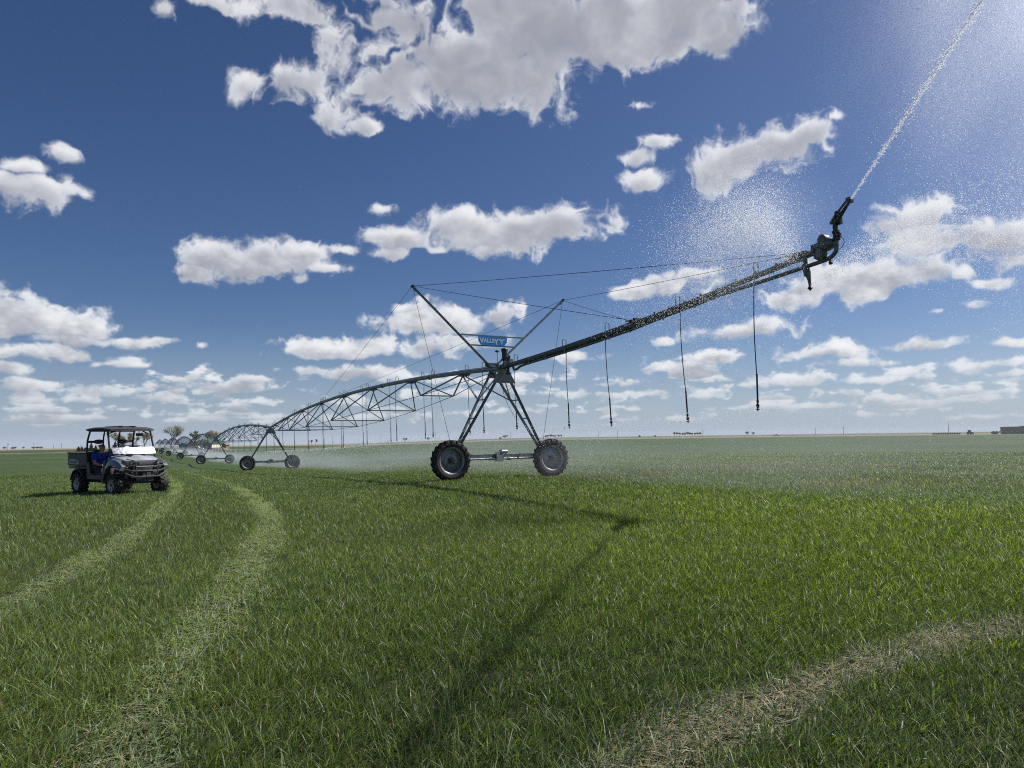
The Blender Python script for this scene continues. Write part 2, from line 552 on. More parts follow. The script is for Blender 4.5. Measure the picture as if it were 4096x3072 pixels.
def _smooth(k):
    y = np.interp(np.exp(_LR), _KR, k)
    ker = np.hanning(41); ker /= ker.sum()
    return np.convolve(np.pad(y, 20, mode='edge'), ker, 'valid')


_TL, _TR = _smooth(_KL), _smooth(_KRt)


def zground(x, y):
    x = np.asarray(x, float); y = np.asarray(y, float)
    r = np.hypot(x, y)
    az = np.degrees(np.arctan2(x, y))
    w = sstep(-15, 2, np.where(np.abs(az) > 90, 2, az))
    lr = np.log(np.maximum(r, 1))
    z = np.interp(lr, _LR, _TL) * (1 - w) + np.interp(lr, _LR, _TR) * w
    k = np.clip(r / 12, .0, 1) * np.clip(1 - r / 600, 0, 1)
    z = z + k * (.05 * np.sin(x * .21 + 1.3) * np.cos(y * .16) + .035 * np.sin(x * .53 + y * .37))
    return z


def zg(x, y):
    return float(zground(x, y))


def on_ground(px, depth):
    d = ray(px, 1760) * depth
    return Vector((d.x, d.y, zg(d.x, d.y)))


def gpix(x, y):
    """ground point seen at (x, y) of the 2212-wide photograph, flat near field"""
    d = ray(x * 1.8517, y * 1.8517)
    t = (-CAM_H) / d.z
    return (d.x * t, d.y * t)


def build_ground():
    rr = np.concatenate([np.linspace(.5, 60, 90), np.geomspace(62, 3400, 120)])
    na = 360
    th = np.linspace(0, 2 * np.pi, na, endpoint=False)
    X = rr[:, None] * np.sin(th); Y = rr[:, None] * np.cos(th)
    Z = zground(X, Y)
    V = np.stack([X, Y, Z], -1).reshape(-1, 3)
    V = np.vstack([V, [[0, 0, 0]]])
    nr = len(rr)
    F = []
    i, k = np.meshgrid(np.arange(nr - 1), np.arange(na), indexing='ij')
    k2 = (k + 1) % na
    q = np.stack([i * na + k, (i + 1) * na + k, (i + 1) * na + k2, i * na + k2], -1).reshape(-1, 4)
    F = q.tolist() + [(nr * na, kk, (kk + 1) % na) for kk in range(na)]
    me = bpy.data.meshes.new('field_ground')
    me.from_pydata(V.tolist(), [], F)
    # colour of each field: green wheat near, stubble, road verges and fallow land further off
    r = np.hypot(V[:, 0], V[:, 1]); az = np.degrees(np.arctan2(V[:, 0], V[:, 1]))
    left = sstep(-10, -16, az)
    green = np.array([.050, .078, .027]); green2 = np.array([.048, .074, .028]); tan = np.array([.26, .22, .15]); fal = np.array([.15, .145, .095]); olive = np.array([.10, .11, .055])
    c = np.tile(green, (len(V), 1))
    edge = 345 * left + (1 - left) * 470

    def over(mask, col):
        m = mask[:, None]
        c[:] = c * (1 - m) + col * m
    over(sstep(-5, 5, r - edge), fal)
    over(sstep(0, 6, r - edge) * sstep(45, 30, r - edge) * left, tan)
    over(left * sstep(355, 370, r) * sstep(720, 700, r), green2)
    over(left * sstep(700, 740, r), tan)
    over((1 - left) * sstep(700, 750, r) * sstep(1000, 950, r), olive)
    over((1 - left) * sstep(560, 575, r) * sstep(640, 625, r), tan)
    a = me.color_attributes.new('field_colour', 'FLOAT_COLOR', 'POINT')
    a.data.foreach_set('color', np.hstack([c, np.ones((len(c), 1))]).astype(np.float32).ravel())
    m = bpy.data.materials.new('field_soil')
    m.use_nodes = True
    nt = m.node_tree; N = nt.nodes; L = nt.links.new
    b = N['Principled BSDF']
    b.inputs['Roughness'].default_value = .9
    b.inputs['Specular IOR Level'].default_value = .15
    at_ = N.new('ShaderNodeAttribute'); at_.attribute_name = 'field_colour'
    geo = N.new('ShaderNodeNewGeometry')
    n1 = N.new('ShaderNodeTexNoise'); n1.inputs['Scale'].default_value = 2.2; n1.inputs['Detail'].default_value = 8; n1.inputs['Roughness'].default_value = .7
    n2 = N.new('ShaderNodeTexNoise'); n2.inputs['Scale'].default_value = .035; n2.inputs['Detail'].default_value = 4
    L(geo.outputs['Position'], n1.inputs['Vector']); L(geo.outputs['Position'], n2.inputs['Vector'])
    mr = N.new('ShaderNodeMapRange'); mr.inputs['From Min'].default_value = .3; mr.inputs['From Max'].default_value = .7
    mr.inputs['To Min'].default_value = .55; mr.inputs['To Max'].default_value = 1.4
    L(n1.outputs['Fac'], mr.inputs['Value'])
    mr2 = N.new('ShaderNodeMapRange'); mr2.inputs['From Min'].default_value = .3; mr2.inputs['From Max'].default_value = .7
    mr2.inputs['To Min'].default_value = .8; mr2.inputs['To Max'].default_value = 1.2
    L(n2.outputs['Fac'], mr2.inputs['Value'])
    mu = N.new('ShaderNodeMath'); mu.operation = 'MULTIPLY'
    L(mr.outputs[0], mu.inputs[0]); L(mr2.outputs[0], mu.inputs[1])
    vm = N.new('ShaderNodeVectorMath'); vm.operation = 'SCALE'
    L(at_.outputs['Color'], vm.inputs[0]); L(mu.outputs[0], vm.inputs['Scale'])
    # bare soil and old stubble between the plants
    n3 = N.new('ShaderNodeTexNoise'); n3.inputs['Scale'].default_value = 26; n3.inputs['Detail'].default_value = 6
    L(geo.outputs['Position'], n3.inputs['Vector'])
    cr = N.new('ShaderNodeValToRGB')
    cr.color_ramp.elements[0].position = .38; cr.color_ramp.elements[0].color = (.022, .022, .011, 1)
    cr.color_ramp.elements[1].position = .62; cr.color_ramp.elements[1].color = (.075, .072, .036, 1)
    L(n3.outputs['Fac'], cr.inputs[0])
    ln = N.new('ShaderNodeVectorMath'); ln.operation = 'LENGTH'
    L(geo.outputs['Position'], ln.inputs[0])
    mr3 = N.new('ShaderNodeMapRange'); mr3.inputs['From Min'].default_value = 12; mr3.inputs['From Max'].default_value = 55
    mr3.inputs['To Min'].default_value = .6; mr3.inputs['To Max'].default_value = 0
    L(ln.outputs['Value'], mr3.inputs['Value'])
    mx = N.new('ShaderNodeMix'); mx.data_type = 'RGBA'
    L(mr3.outputs[0], mx.inputs['Factor']); L(vm.outputs[0], mx.inputs['A']); L(cr.outputs[0], mx.inputs['B'])
    L(mx.outputs['Result'], b.inputs['Base Color'])
    bp = N.new('ShaderNodeBump'); bp.inputs['Strength'].default_value = .6; bp.inputs['Distance'].default_value = .2
    L(n1.outputs['Fac'], bp.inputs['Height']); L(bp.outputs[0], b.inputs['Normal'])
    me.materials.append(m)
    me.polygons.foreach_set('use_smooth', [True] * len(me.polygons))
    o = bpy.data.objects.new('field_ground', me)
    COL.objects.link(o)
    tag(o, kind='structure')


build_ground()

# ---------------------------------------------------------------- the irrigation line: where it stands
SPAN = 46.2
U = Vector((.4763, -.8793, 0)); VV = Vector((.8793, .4763, 0))
RZ = math.atan2(U.y, U.x)
T0 = Vector((-.46, 25.3, 0))
NT = 8
TOW = []
for i in range(NT):
    p = T0 - U * (SPAN * i)
    TOW.append(Vector((p.x, p.y, zg(p.x, p.y))))
PIPE_H = 3.91


def W(u, v, z):
    p = T0 + U * u + VV * v
    return Vector((p.x, p.y, TOW[0].z + z))


# ---------------------------------------------------------------- wheat
def polyline(pts):
    return np.array([gpix(x, y) for x, y in pts])


TRACKS = [   # light flattened tyre tracks (half width in metres, strength)
 (polyline([(352, 985), (372, 1010), (385, 1050), (330, 1110), (250, 1175), (120, 1245), (0, 1310), (-170, 1400), (-400, 1540)]), .21, .95),
 (polyline([(400, 988), (440, 1003), (500, 1030), (560, 1075), (585, 1120), (560, 1185), (500, 1280), (440, 1370), (360, 1480), (290, 1580), (220, 1690), (120, 1900)]), .23, .98),
 (polyline([(2700, 1275), (2400, 1325), (2212, 1360), (2050, 1392), (1950, 1425), (1800, 1480), (1650, 1550), (1500, 1610), (1380, 1690), (1200, 1850)]), .16, .78),
]
RUT = np.array([[on_ground(671, 150).x, 150], [on_ground(690, 105).x, 105], [on_ground(752, 84).x, 84], [on_ground(790, 62).x, 62]])


def near_line(P, line):
    """distance to a polyline and its direction there"""
    best = np.full(len(P), 1e9); dirs = np.zeros((len(P), 2))
    for a, b in zip(line[:-1], line[1:]):
        d = b - a; l2 = (d * d).sum()
        t = np.clip(((P - a) @ d) / l2, 0, 1)
        q = a + t[:, None] * d
        dd = np.hypot(*(P - q).T)
        m = dd < best
        best[m] = dd[m]; dirs[m] = d / math.sqrt(l2)
    return best, dirs


def vnoise(x, y, seed=0):
    xi = np.floor(x).astype(np.int64); yi = np.floor(y).astype(np.int64)
    fx = x - xi; fy = y - yi
    fx = fx * fx * (3 - 2 * fx); fy = fy * fy * (3 - 2 * fy)

    def h(a, b):
        n = (a * 374761393 + b * 668265263 + seed * 1442695041) & 0x7fffffff
        n = ((n ^ (n >> 13)) * 1274126177) & 0x7fffffff
        return ((n ^ (n >> 16)) & 0xffff) / 65535.0
    return (h(xi, yi) * (1 - fx) + h(xi + 1, yi) * fx) * (1 - fy) + (h(xi, yi + 1) * (1 - fx) + h(xi + 1, yi + 1) * fx) * fy


def blade_mesh(name, base, h, w, lean, az_, twist, droop, col, segs, material):
    n = len(base)
    t = np.linspace(0, 1, segs + 1)
    dirx, diry = np.cos(az_), np.sin(az_)
    vs = []
    for j in range(segs + 1):
        tj = t[j]
        out = lean * (tj ** 1.7)
        up = h * (tj - droop * tj ** 2.6)
        c = base + np.stack([dirx * out, diry * out, up], -1)
        if j < segs:
            ww = w * (.75 + .5 * tj) * (1 - tj ** 2.2)
            ang = az_ + np.pi / 2 + twist * (tj - .3)
            sx, sy = np.cos(ang) * ww * .5, np.sin(ang) * ww * .5
            sz = ww * .22 * np.sin(twist)
            vs.append(c + np.stack([sx, sy, sz], -1)); vs.append(c - np.stack([sx, sy, sz], -1))
        else:
            vs.append(c)
    nv = 2 * segs + 1
    V = np.stack(vs, 1).reshape(-1, 3).astype(np.float32)
    b = (np.arange(n) * nv)[:, None]
    quads = []
    for j in range(segs - 1):
        quads.append(b + np.array([[2 * j, 2 * j + 1, 2 * j + 3, 2 * j + 2]]))
    Q = np.concatenate(quads, 0) if quads else np.zeros((0, 4), int)
    T = b + np.array([[2 * segs - 2, 2 * segs - 1, 2 * segs]])
    loops = np.concatenate([Q.ravel(), T.ravel()]).astype(np.int32)
    starts = np.concatenate([np.arange(len(Q)) * 4, len(Q) * 4 + np.arange(len(T)) * 3]).astype(np.int32)
    me = bpy.data.meshes.new(name)
    me.vertices.add(len(V)); me.vertices.foreach_set('co', V.ravel())
    me.loops.add(len(loops)); me.loops.foreach_set('vertex_index', loops)
    me.polygons.add(len(starts)); me.polygons.foreach_set('loop_start', starts)
    me.update(calc_edges=True)
    C = np.repeat(col, nv, 0)
    C = np.hstack([C, np.ones((len(C), 1))]).astype(np.float32)
    a = me.color_attributes.new('blade_colour', 'FLOAT_COLOR', 'POINT')
    a.data.foreach_set('color', C.ravel())
    me.polygons.foreach_set('use_smooth', np.ones(len(starts), bool))
    me.materials.append(material)
    return me


def leaf_material(name, trans=.35, rough=.42, spec=.5):
    m = bpy.data.materials.new(name); m.use_nodes = True
    nt = m.node_tree; N = nt.nodes; L = nt.links.new
    b = N['Principled BSDF']
    a = N.new('ShaderNodeAttribute'); a.attribute_name = 'blade_colour'
    b.inputs['Roughness'].default_value = rough
    b.inputs['Specular IOR Level'].default_value = spec
    L(a.outputs['Color'], b.inputs['Base Color'])
    tr = N.new('ShaderNodeBsdfTranslucent')
    mu = N.new('ShaderNodeMix'); mu.data_type = 'RGBA'; mu.blend_type = 'MULTIPLY'; mu.inputs['Factor'].default_value = 1
    mu.inputs['B'].default_value = (1.35, 1.4, .6, 1)
    L(a.outputs['Color'], mu.inputs['A']); L(mu.outputs['Result'], tr.inputs['Color'])
    ms = N.new('ShaderNodeMixShader'); ms.inputs[0].default_value = trans
    L(b.outputs[0], ms.inputs[1]); L(tr.outputs[0], ms.inputs[2])
    L(ms.outputs[0], N['Material Output'].inputs['Surface'])
    return m


def build_wheat():
    rng = np.random.default_rng(5)
    m_leaf = leaf_material('wheat_leaf', .45, .42, .32)
    m_straw = leaf_material('straw', .15, .6, .3)
    wheat_parts = []

    def rho(r):
        return np.where(r < 4.5, 3600, 3600 * (4.5 / np.maximum(r, .1)) ** 1.2)
    rt = np.linspace(1.1, 78, 6000)
    pdf = rt * rho(rt)
    cdf = np.cumsum(pdf); area = R(146)
    total = int(np.trapezoid(pdf, rt) * area) if hasattr(np, 'trapezoid') else int(np.trapz(pdf, rt) * area)
    cdf = cdf / cdf[-1]
    nplants = total // 4
    r = np.interp(rng.random(nplants), cdf, rt)
    th = R(-73) + rng.random(nplants) * area
    inside = (np.abs(th) < R(44)) | (rng.random(nplants) < .38)
    r, th = r[inside], th[inside]
    nplants = len(r)
    px, py = r * np.sin(th), r * np.cos(th)
    k = 4
    px = np.repeat(px, k) + rng.normal(0, .022, nplants * k) * np.repeat(np.clip(r / 6, 1, 6), k)
    py = np.repeat(py, k) + rng.normal(0, .022, nplants * k) * np.repeat(np.clip(r / 6, 1, 6), k)
    n = len(px)
    P = np.stack([px, py], -1)
    r = np.hypot(px, py)
    # --- fields that vary slowly over the ground
    tall = vnoise(px * .45, py * .45, 1) * .6 + vnoise(px * 1.4, py * 1.4, 2) * .4
    hue = vnoise(px * .12, py * .09, 3) * .6 + vnoise(px * .6, py * .45, 4) * .4
    patch = vnoise(px * 1.7, py * 1.7, 6)
    h = (.095 + .070 * tall) * (.55 + .65 * rng.random(n))
    lean = h * (.25 + .80 * rng.random(n) ** 1.3)
    az_ = rng.random(n) * 2 * np.pi
    # a light breeze from the left
    wx = np.cos(az_) * lean + .035; wy = np.sin(az_) * lean + .012
    lean = np.hypot(wx, wy); az_ = np.arctan2(wy, wx)
    droop = .1 + .35 * rng.random(n) ** 2
    w = (.0038 + .0042 * rng.random(n))
    w = np.maximum(w, .00062 * r * (.7 + .6 * rng.random(n)))
    twist = rng.normal(0, .9, n)
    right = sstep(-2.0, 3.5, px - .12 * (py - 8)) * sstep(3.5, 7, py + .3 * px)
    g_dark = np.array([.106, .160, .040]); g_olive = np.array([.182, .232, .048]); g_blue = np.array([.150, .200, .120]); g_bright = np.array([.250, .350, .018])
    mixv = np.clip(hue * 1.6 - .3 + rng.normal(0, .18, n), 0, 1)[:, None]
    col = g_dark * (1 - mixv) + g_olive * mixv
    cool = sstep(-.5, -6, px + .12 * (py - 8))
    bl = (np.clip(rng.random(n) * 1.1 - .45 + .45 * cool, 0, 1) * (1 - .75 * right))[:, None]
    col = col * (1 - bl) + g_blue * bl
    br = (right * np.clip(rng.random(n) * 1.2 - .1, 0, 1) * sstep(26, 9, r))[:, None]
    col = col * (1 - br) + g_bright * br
    col *= (.75 + .65 * rng.random(n))[:, None]
    azd = np.degrees(np.arctan2(px, py))
    tuft = (r > 20) & (azd > 3) & (vnoise(px * .22 + 40, py * .30, 21) * .6 + vnoise(px * .9, py * .9, 22) * .4 > .56) & (rng.random(n) < .30) & (np.abs(r - 27) < 11)
    h[tuft] *= 1.25
    dead = (rng.random(n) < .02) | tuft
    col[dead] = np.array([.30, .25, .13]) * (.7 + .5 * rng.random(dead.sum()))[:, None]
    keep = np.ones(n, bool)
    # thin spots where the stubble shows
    thin = sstep(.74, .9, patch) * (r < 14)
    keep &= rng.random(n) > thin * .35
    # --- flattened tyre tracks
    for (line, hw, st) in TRACKS:
        d, dr = near_line(P, line)
        wob = (vnoise(px * 1.1, py * 1.1, 9) - .5) * .16 + (vnoise(px * 4, py * 4, 10) - .5) * .14
        f = sstep(hw + .16, hw - .10, d + wob) * st
        f *= .72 + .4 * vnoise(px * .9, py * .9, 12)
        f = np.clip(f, 0, 1)
        flat = rng.random(n) < f
        h[flat] *= .28 + .30 * rng.random(flat.sum())
        lean[flat] = (.07 + .09 * rng.random(flat.sum()))
        w[flat] *= 1.2
        sgn = np.where(rng.random(flat.sum()) < .75, 1, -1)
        az_[flat] = np.arctan2(dr[flat, 1] * sgn, dr[flat, 0] * sgn) + rng.normal(0, .55, flat.sum())
        pale = np.array([.29, .35, .225])
        pm = (.45 + .55 * rng.random(flat.sum()))[:, None]
        col[flat] = col[flat] * (1 - pm) + pale * pm
        if st < .8:
            gone = (rng.random(n) < .8 * f * sstep(.50, .70, vnoise(px * 1.3, py * 1.3, 15)))
            keep &= ~gone
            grey = (f > .15) & (rng.random(n) < .5)
            col[grey] = np.array([.34, .36, .29]) * (.7 + .5 * rng.random(grey.sum()))[:, None]
    d, dr = near_line(P, RUT)
    keep &= ~((d < .5) & (r > 50))
    base = np.stack([px, py, zground(px, py) - .01], -1)
    sel = {3: keep & (r < 9), 2: keep & (r >= 9)}
    objs = []
    V0 = []
    nearm = sel[3]
    me = blade_mesh('wheat_near', base[nearm], h[nearm], w[nearm], lean[nearm], az_[nearm], twist[nearm], droop[nearm], col[nearm], 4, m_leaf)
    o = bpy.data.objects.new('wheat_crop', me); COL.objects.link(o); tag(o, 'green young wheat standing in the near field', 'wheat', kind='stuff')
    farm = sel[2]
    me = blade_mesh('wheat_far', base[farm], h[farm], w[farm], lean[farm], az_[farm], twist[farm], droop[farm], col[farm], 2, m_leaf)
    o = bpy.data.objects.new('wheat_crop', me); COL.objects.link(o); tag(o, 'green young wheat spreading to the tower and beyond', 'wheat', kind='stuff')
    # --- straw on the soil: everywhere a little, thick in the tracks
    ns = 11000
    rs = 1.2 + 12 * rng.random(ns) ** .8
    ts = R(-50) + rng.random(ns) * R(100)
    sx, sy = rs * np.sin(ts), rs * np.cos(ts)
    for (line, hw, st), cnt in zip(TRACKS, (200, 500, 3000)):
        i = rng.integers(0, len(line) - 1, cnt); t = rng.random(cnt)
        c = line[i] * (1 - t)[:, None] + line[i + 1] * t[:, None]
        c += rng.normal(0, hw * .62, (cnt, 2))
        ok = (np.hypot(*c.T) < 14) & (c[:, 1] > 1)
        sx = np.concatenate([sx, c[ok, 0]]); sy = np.concatenate([sy, c[ok, 1]])
    ns = len(sx)
    hh = .004 + .03 * rng.random(ns) ** 2
    ll = .05 + .11 * rng.random(ns)
    colS = np.array([.34, .27, .15]) * (.5 + .8 * rng.random(ns))[:, None]
    pk = rng.random(ns) < .25
    colS[pk] = np.array([.36, .28, .18]) * (.6 + .5 * rng.random(pk.sum()))[:, None]
    bs = np.stack([sx, sy, zground(sx, sy) + .004 + .03 * rng.random(ns)], -1)
    me = blade_mesh('straw', bs, hh, .003 + .003 * rng.random(ns), ll, rng.random(ns) * 6.283, rng.normal(0, .5, ns), .2 + .2 * rng.random(ns), colS, 2, m_straw)
    o = bpy.data.objects.new('dry_straw', me); COL.objects.link(o); tag(o, 'pale dry straw lying in the tyre tracks', 'straw', kind='stuff')


build_wheat()

# ---------------------------------------------------------------- drive towers
TYRE_R, TYRE_W = .70, .30
HALF_BASE = 1.985


def wheel_parts(root, c, axis, r, wid, rim_r, lugs, lug_h, spokes=None, parent_name='wheel', rim_mat=None):
    """wheel > tyre, rim, hub around a horizontal axis; the wheel's own mesh is its hub"""
    c = Vector(c); ax = Vector(axis).normalized()
    side, up = MB.frame(ax)
    hub = MB()
    hub.lathe([(.03, -wid * .42), (.085 * r / .7, -wid * .36), (.085 * r / .7, wid * .36), (.03, wid * .42)], 12, c, ax)
    for k in range(8):
        t = 2 * math.pi * k / 8
        q = c + (side * math.cos(t) + up * math.sin(t)) * .13 * r / .7
        hub.lathe([(.013 * r / .7, -wid * .26), (.013 * r / .7, wid * .26)], 6, q, ax)
    wh = hub.build(parent_name, CAST, root, True)
    ty = MB()
    rc = r - lug_h
    prof = [(rim_r, -wid * .36), (rim_r + .02, -wid * .44), (rim_r + (rc - rim_r) * .5, -wid * .5), (rc - .025, -wid * .46), (rc, -wid * .36), (rc + .004, 0), (rc, wid * .36), (rc - .025, wid * .46),
            (rim_r + (rc - rim_r) * .5, wid * .5), (rim_r + .02, wid * .44), (rim_r, wid * .36)]
    n = 48
    a, b = MB.frame(ax)
    vs = []
    for (rr, hh) in prof:
        for k in range(n):
            t = 2 * math.pi * k / n
            vs.append(c + ax * hh + (a * math.cos(t) + b * math.sin(t)) * rr)
    fs = [(i * n + k, i * n + (k + 1) % n, (i + 1) * n + (k + 1) % n, (i + 1) * n + k) for i in range(len(prof) - 1) for k in range(n)]
    ty.add(vs, fs)
    for k in range(lugs):
        for s in (-1, 1):
            t0 = 2 * math.pi * (k + (.25 if s > 0 else -.25)) / lugs
            dt = .62 * 2 * math.pi / lugs
            tw = .30 * 2 * math.pi / lugs

            def pt(t, h, rr):
                return c + ax * h + (a * math.cos(t) + b * math.sin(t)) * rr
            h0, h1 = s * .01, s * wid * .50
            q = []
            for (t, h) in ((t0, h0), (t0 + tw, h0), (t0 + dt + tw, h1), (t0 + dt, h1)):
                q.append((t, h))
            vs = [pt(t, h, rc - .012) for t, h in q] + [pt(t, h * .97, rc + lug_h) if abs(h) < wid * .4 else pt(t, h * .94, rc + lug_h * .8) for t, h in q]
            vs2 = [pt(q[3][0], s * wid * .505, rc - .07), pt(q[2][0], s * wid * .505, rc - .07)]
            ty.add(vs + vs2, [(0, 1, 2, 3), (4, 5, 6, 7), (0, 1, 5, 4), (1, 2, 6, 5), (2, 3, 7, 6), (3, 0, 4, 7), (3, 2, 9, 8), (7, 6, 9, 8)])
    ty.build('tyre', RUBBER, wh, False)
    rim = MB()
    if spokes is None:
        rim.lathe([(.06, wid * .02), (rim_r * .35, wid * .05), (rim_r * .5, wid * .02), (rim_r * .56, -wid * .04), (rim_r * .9, -wid * .10), (rim_r * .93, -wid * .32), (rim_r, -wid * .36),
                   (rim_r + .015, -wid * .40), (rim_r + .002, -wid * .42), (rim_r * .90, -wid * .35), (rim_r * .86, wid * .30), (rim_r * .9, wid * .36), (rim_r + .002, wid * .42), (rim_r + .015, wid * .40), (rim_r, wid * .36), (rim_r * .95, wid * .30), (rim_r * .95, -wid * .3)], 40, c, ax)
    else:
        rim.lathe([(rim_r * .88, -wid * .34), (rim_r, -wid * .38), (rim_r + .008, -wid * .40), (rim_r * .97, -wid * .30), (rim_r * .97, wid * .30), (rim_r + .008, wid * .40), (rim_r, wid * .38), (rim_r * .88, wid * .34)], 32, c, ax)
        for sgn in (-1, 1):
            for k in range(spokes):
                t = 2 * math.pi * k / spokes
                d = side * math.cos(t) + up * math.sin(t)
                tdir = ax.cross(d)
                rim.bar(c + ax * sgn * wid * .30 + d * .03, c + ax * sgn * wid * .33 + d * rim_r * .92, .05, .03, ax)
            rim.lathe([(.07, sgn * wid * .22), (.06, sgn * wid * .34)], 14, c, ax)
    rim.build('rim', rim_mat or mat('wet_rim_steel', (.24, .25, .25), .42, .5, .35, 10), wh, True)
    return wh


def make_tower():
    root = empty('drive_tower', TOW[0], RZ)
    for s in (-1, 1):
        mb_w = wheel_parts(root, (.20, s * HALF_BASE, TYRE_R - .02), (1, 0, 0), TYRE_R, TYRE_W, .455, 20, .035)
    beam = MB()
    beam.bar((-.10, -1.85, .80), (-.10, 1.85, .80), .10, .14, (0, 0, 1))
    for s in (-1, 1):
        beam.box((-.10, s * 1.80, .76), (.18, .22, .2))
        beam.box((-.08, s * 1.72, 1.0), (.16, .06, .36))
    beam.build('base_beam', STEEL, root, bevel=.008)
    sh = MB()
    sh.tube((.0, -1.8, .70), (.0, 1.8, .70), .036, 10)
    for y in (-.35, .35):
        sh.lathe([(.045, -.09), (.055, -.06), (.055, .06), (.045, .09)], 10, (.0, y, .70), (0, 1, 0))
    sh.build('drive_shaft', BRIGHT, root, True)
    mo = MB()
    mo.box((.0, -.05, .72), (.2, .26, .24))
    mo.lathe([(.05, -.16), (.09, -.14), (.09, .1), (.075, .16), (.04, .18)], 14, (.0, .12, .93), (0, 1, 0))
    mo.box((.0, -.1, .86), (.14, .12, .16))
    mo.build('gear_motor', BRIGHT, root, True)
    for s in (-1, 1):
        gb = MB()
        gb.box((.0, s * 1.86, .68), (.16, .2, .26)); gb.lathe([(.09, -.08), (.11, 0), (.09, .12)], 12, (.04, s * HALF_BASE, .68), (1, 0, 0))
        gb.build('wheel_gearbox', CAST, root, True)
    # A-frame: two rails on each side, closing towards the wheels, with ladder rungs between them
    rails = {}
    for s in (-1, 1):
        for j, (ut, ub) in enumerate(((-.52, -.10), (.36, .08))):
            top = Vector((ut, s * .05 - s * .0, 3.84)); bot = Vector((ub, s * 1.72, .98))
            rails[(s, j)] = (top, bot)
            m = MB(); m.bar(top, bot, .085, .05, (1, 0, 0))
            m.bar(top + Vector((.0, s * .03, 0)), bot + Vector((0, s * .03, 0)), .012, .09, (1, 0, 0))
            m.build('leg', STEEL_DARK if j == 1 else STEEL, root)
        for t in (.37, .60, .82):
            a = rails[(s, 0)][0].lerp(rails[(s, 0)][1], t); b = rails[(s, 1)][0].lerp(rails[(s, 1)][1], t)
            m = MB(); m.bar(a, b, .05, .04); m.build('rung', STEEL, root)
    gp = MB()
    gp.prism([(.40, -.16, 3.86), (.40, .16, 3.86), (.36, .48, 3.36), (.36, -.48, 3.36)], (.008, 0, 0))
    gp.prism([(-.56, -.12, 3.84), (-.56, .12, 3.84), (-.54, .22, 3.6), (-.54, -.22, 3.6)], (.008, 0, 0))
    gp.box((-.1, 0, 3.82), (1.0, .12, .05))
    gp.build('gusset_plate', STEEL, root)
    # braces from the tower's side rails up to the first truss joint of the span
    for s in (-1, 1):
        m = MB(); m.bar((-2.95, s * .06, 3.86), rails[(s, 0)][0].lerp(rails[(s, 0)][1], .37), .05, .05)
        m.build('side_brace', STEEL, root)
    for s in (-1, 1):
        a = rails[(s, 0)][0].lerp(rails[(s, 0)][1], .37)
        m = MB(); m.bar(a, (.2, s * .02, 3.8), .035, .035); m.build('inner_brace', STEEL, root)
    return root


tower = make_tower()
tag(tower, 'nearest drive tower, on two big lugged wheels under the blue sign', 'drive tower', 'drive towers of the irrigation line')
for i in range(1, NT):
    t = copy_tree(tower)
    t.location = TOW[i]
    t.rotation_euler = (0, 0, RZ)
    t['label'] = ('%s drive tower along the line from the blue sign, standing where truss spans meet' % ORD[i]) if i < NT - 1 else 'farthest visible drive tower, smallest of the wheeled towers in the line'

# control canister and aerial on top of the nearest tower
root = empty('control_unit', W(.42, 0, PIPE_H + .06), RZ)
tag(root, 'black canister and grey boxes mounted above the pipe at the nearest tower', 'control unit')
m = MB(); m.tube((.02, 0, -.05), (.02, 0, .22), .055, 10); m.lathe([(.11, .2), (.11, .225)], 12, (.02, 0, 0)); m.build('neck_pipe', CAST, root, True)
m = MB(); m.lathe([(.09, .22), (.095, .26), (.095, .5), (.115, .5), (.12, .53), (.12, .58), (.10, .61), (.03, .62)], 20, (.02, 0, 0)); m.build('canister', BLACK, root, True)
m = MB(); m.box((.22, .02, .08), (.18, .2, .24)); m.box((.36, .06, .12), (.12, .16, .18)); m.build('junction_box', STEEL, root, bevel=.01)
m = MB(); m.box((.24, -.02, .24), (.3, .12, .07)); m.box((.1, -.1, .2), (.16, .1, .06)); m.lathe([(.04, 0), (.05, .05), (.04, .1)], 10, (.4, -.02, .22)); m.build('solenoid_valve', CAST, root, True)
m = MB()
m.path([(.13, -.02, .5), (.2, -.03, .5), (.26, -.02, .42), (.27, 0, .28), (.3, -.05, .14)], .011, 6)
m.path([(.05, -.1, .1), (.2, -.16, .0), (.32, -.14, -.16), (.3, -.06, -.3)], .009, 6)
m.path([(.4, -.02, .2), (.46, -.1, .05), (.42, -.12, -.14), (.28, -.1, -.24)], .009, 6)
m.build('wire', BLACK, root, True)
m = MB(); m.lathe([(.05, -.24), (.06, -.2), (.045, -.1), (.045, .0)], 12, (.3, 0, -.1)); m.box((.3, 0, -.3), (.16, .14, .05)); m.build('drain_valve', CAST, root, True)
root = empty('aerial', W(-.12, 0, PIPE_H + .09), RZ)
tag(root, 'thin aerial with a flat saucer top beside the black canister', 'aerial')
m = MB(); m.tube((0, 0, 0), (-.01, 0, .52), .012, 6); m.box((0, 0, .03), (.1, .1, .06)); m.build('mast_rod', BLACK, root, True)
m = MB(); m.lathe([(.02, .5), (.075, .53), (.075, .55), (.05, .58), (.015, .59)], 16, (-.01, 0, 0)); m.build('saucer', BLACK, root, True)
m = MB()
m.path([(.02, .04, -.1), (.1, .2, -.55), (.25, .35, -.7), (.4, .45, -.6), (.45, .4, -.3)], .010, 6)
m.path([(.2, .2, -.35), (.05, .3, -.8), (.0, .5, -1.2), (.1, .7, -1.6), (.25, .8, -1.75)], .008, 6)
o = m.build('hanging_cable', BLACK); o.location = W(-.1, -.1, PIPE_H - .1); o.rotation_euler = (0, 0, RZ)
tag(o, 'black looped control cable drooping below the gusset plate of the nearest tower', 'cable')

# ---------------------------------------------------------------- truss spans (pipe bowed upwards, V trusses and tie rods below)
CAMBER = .82


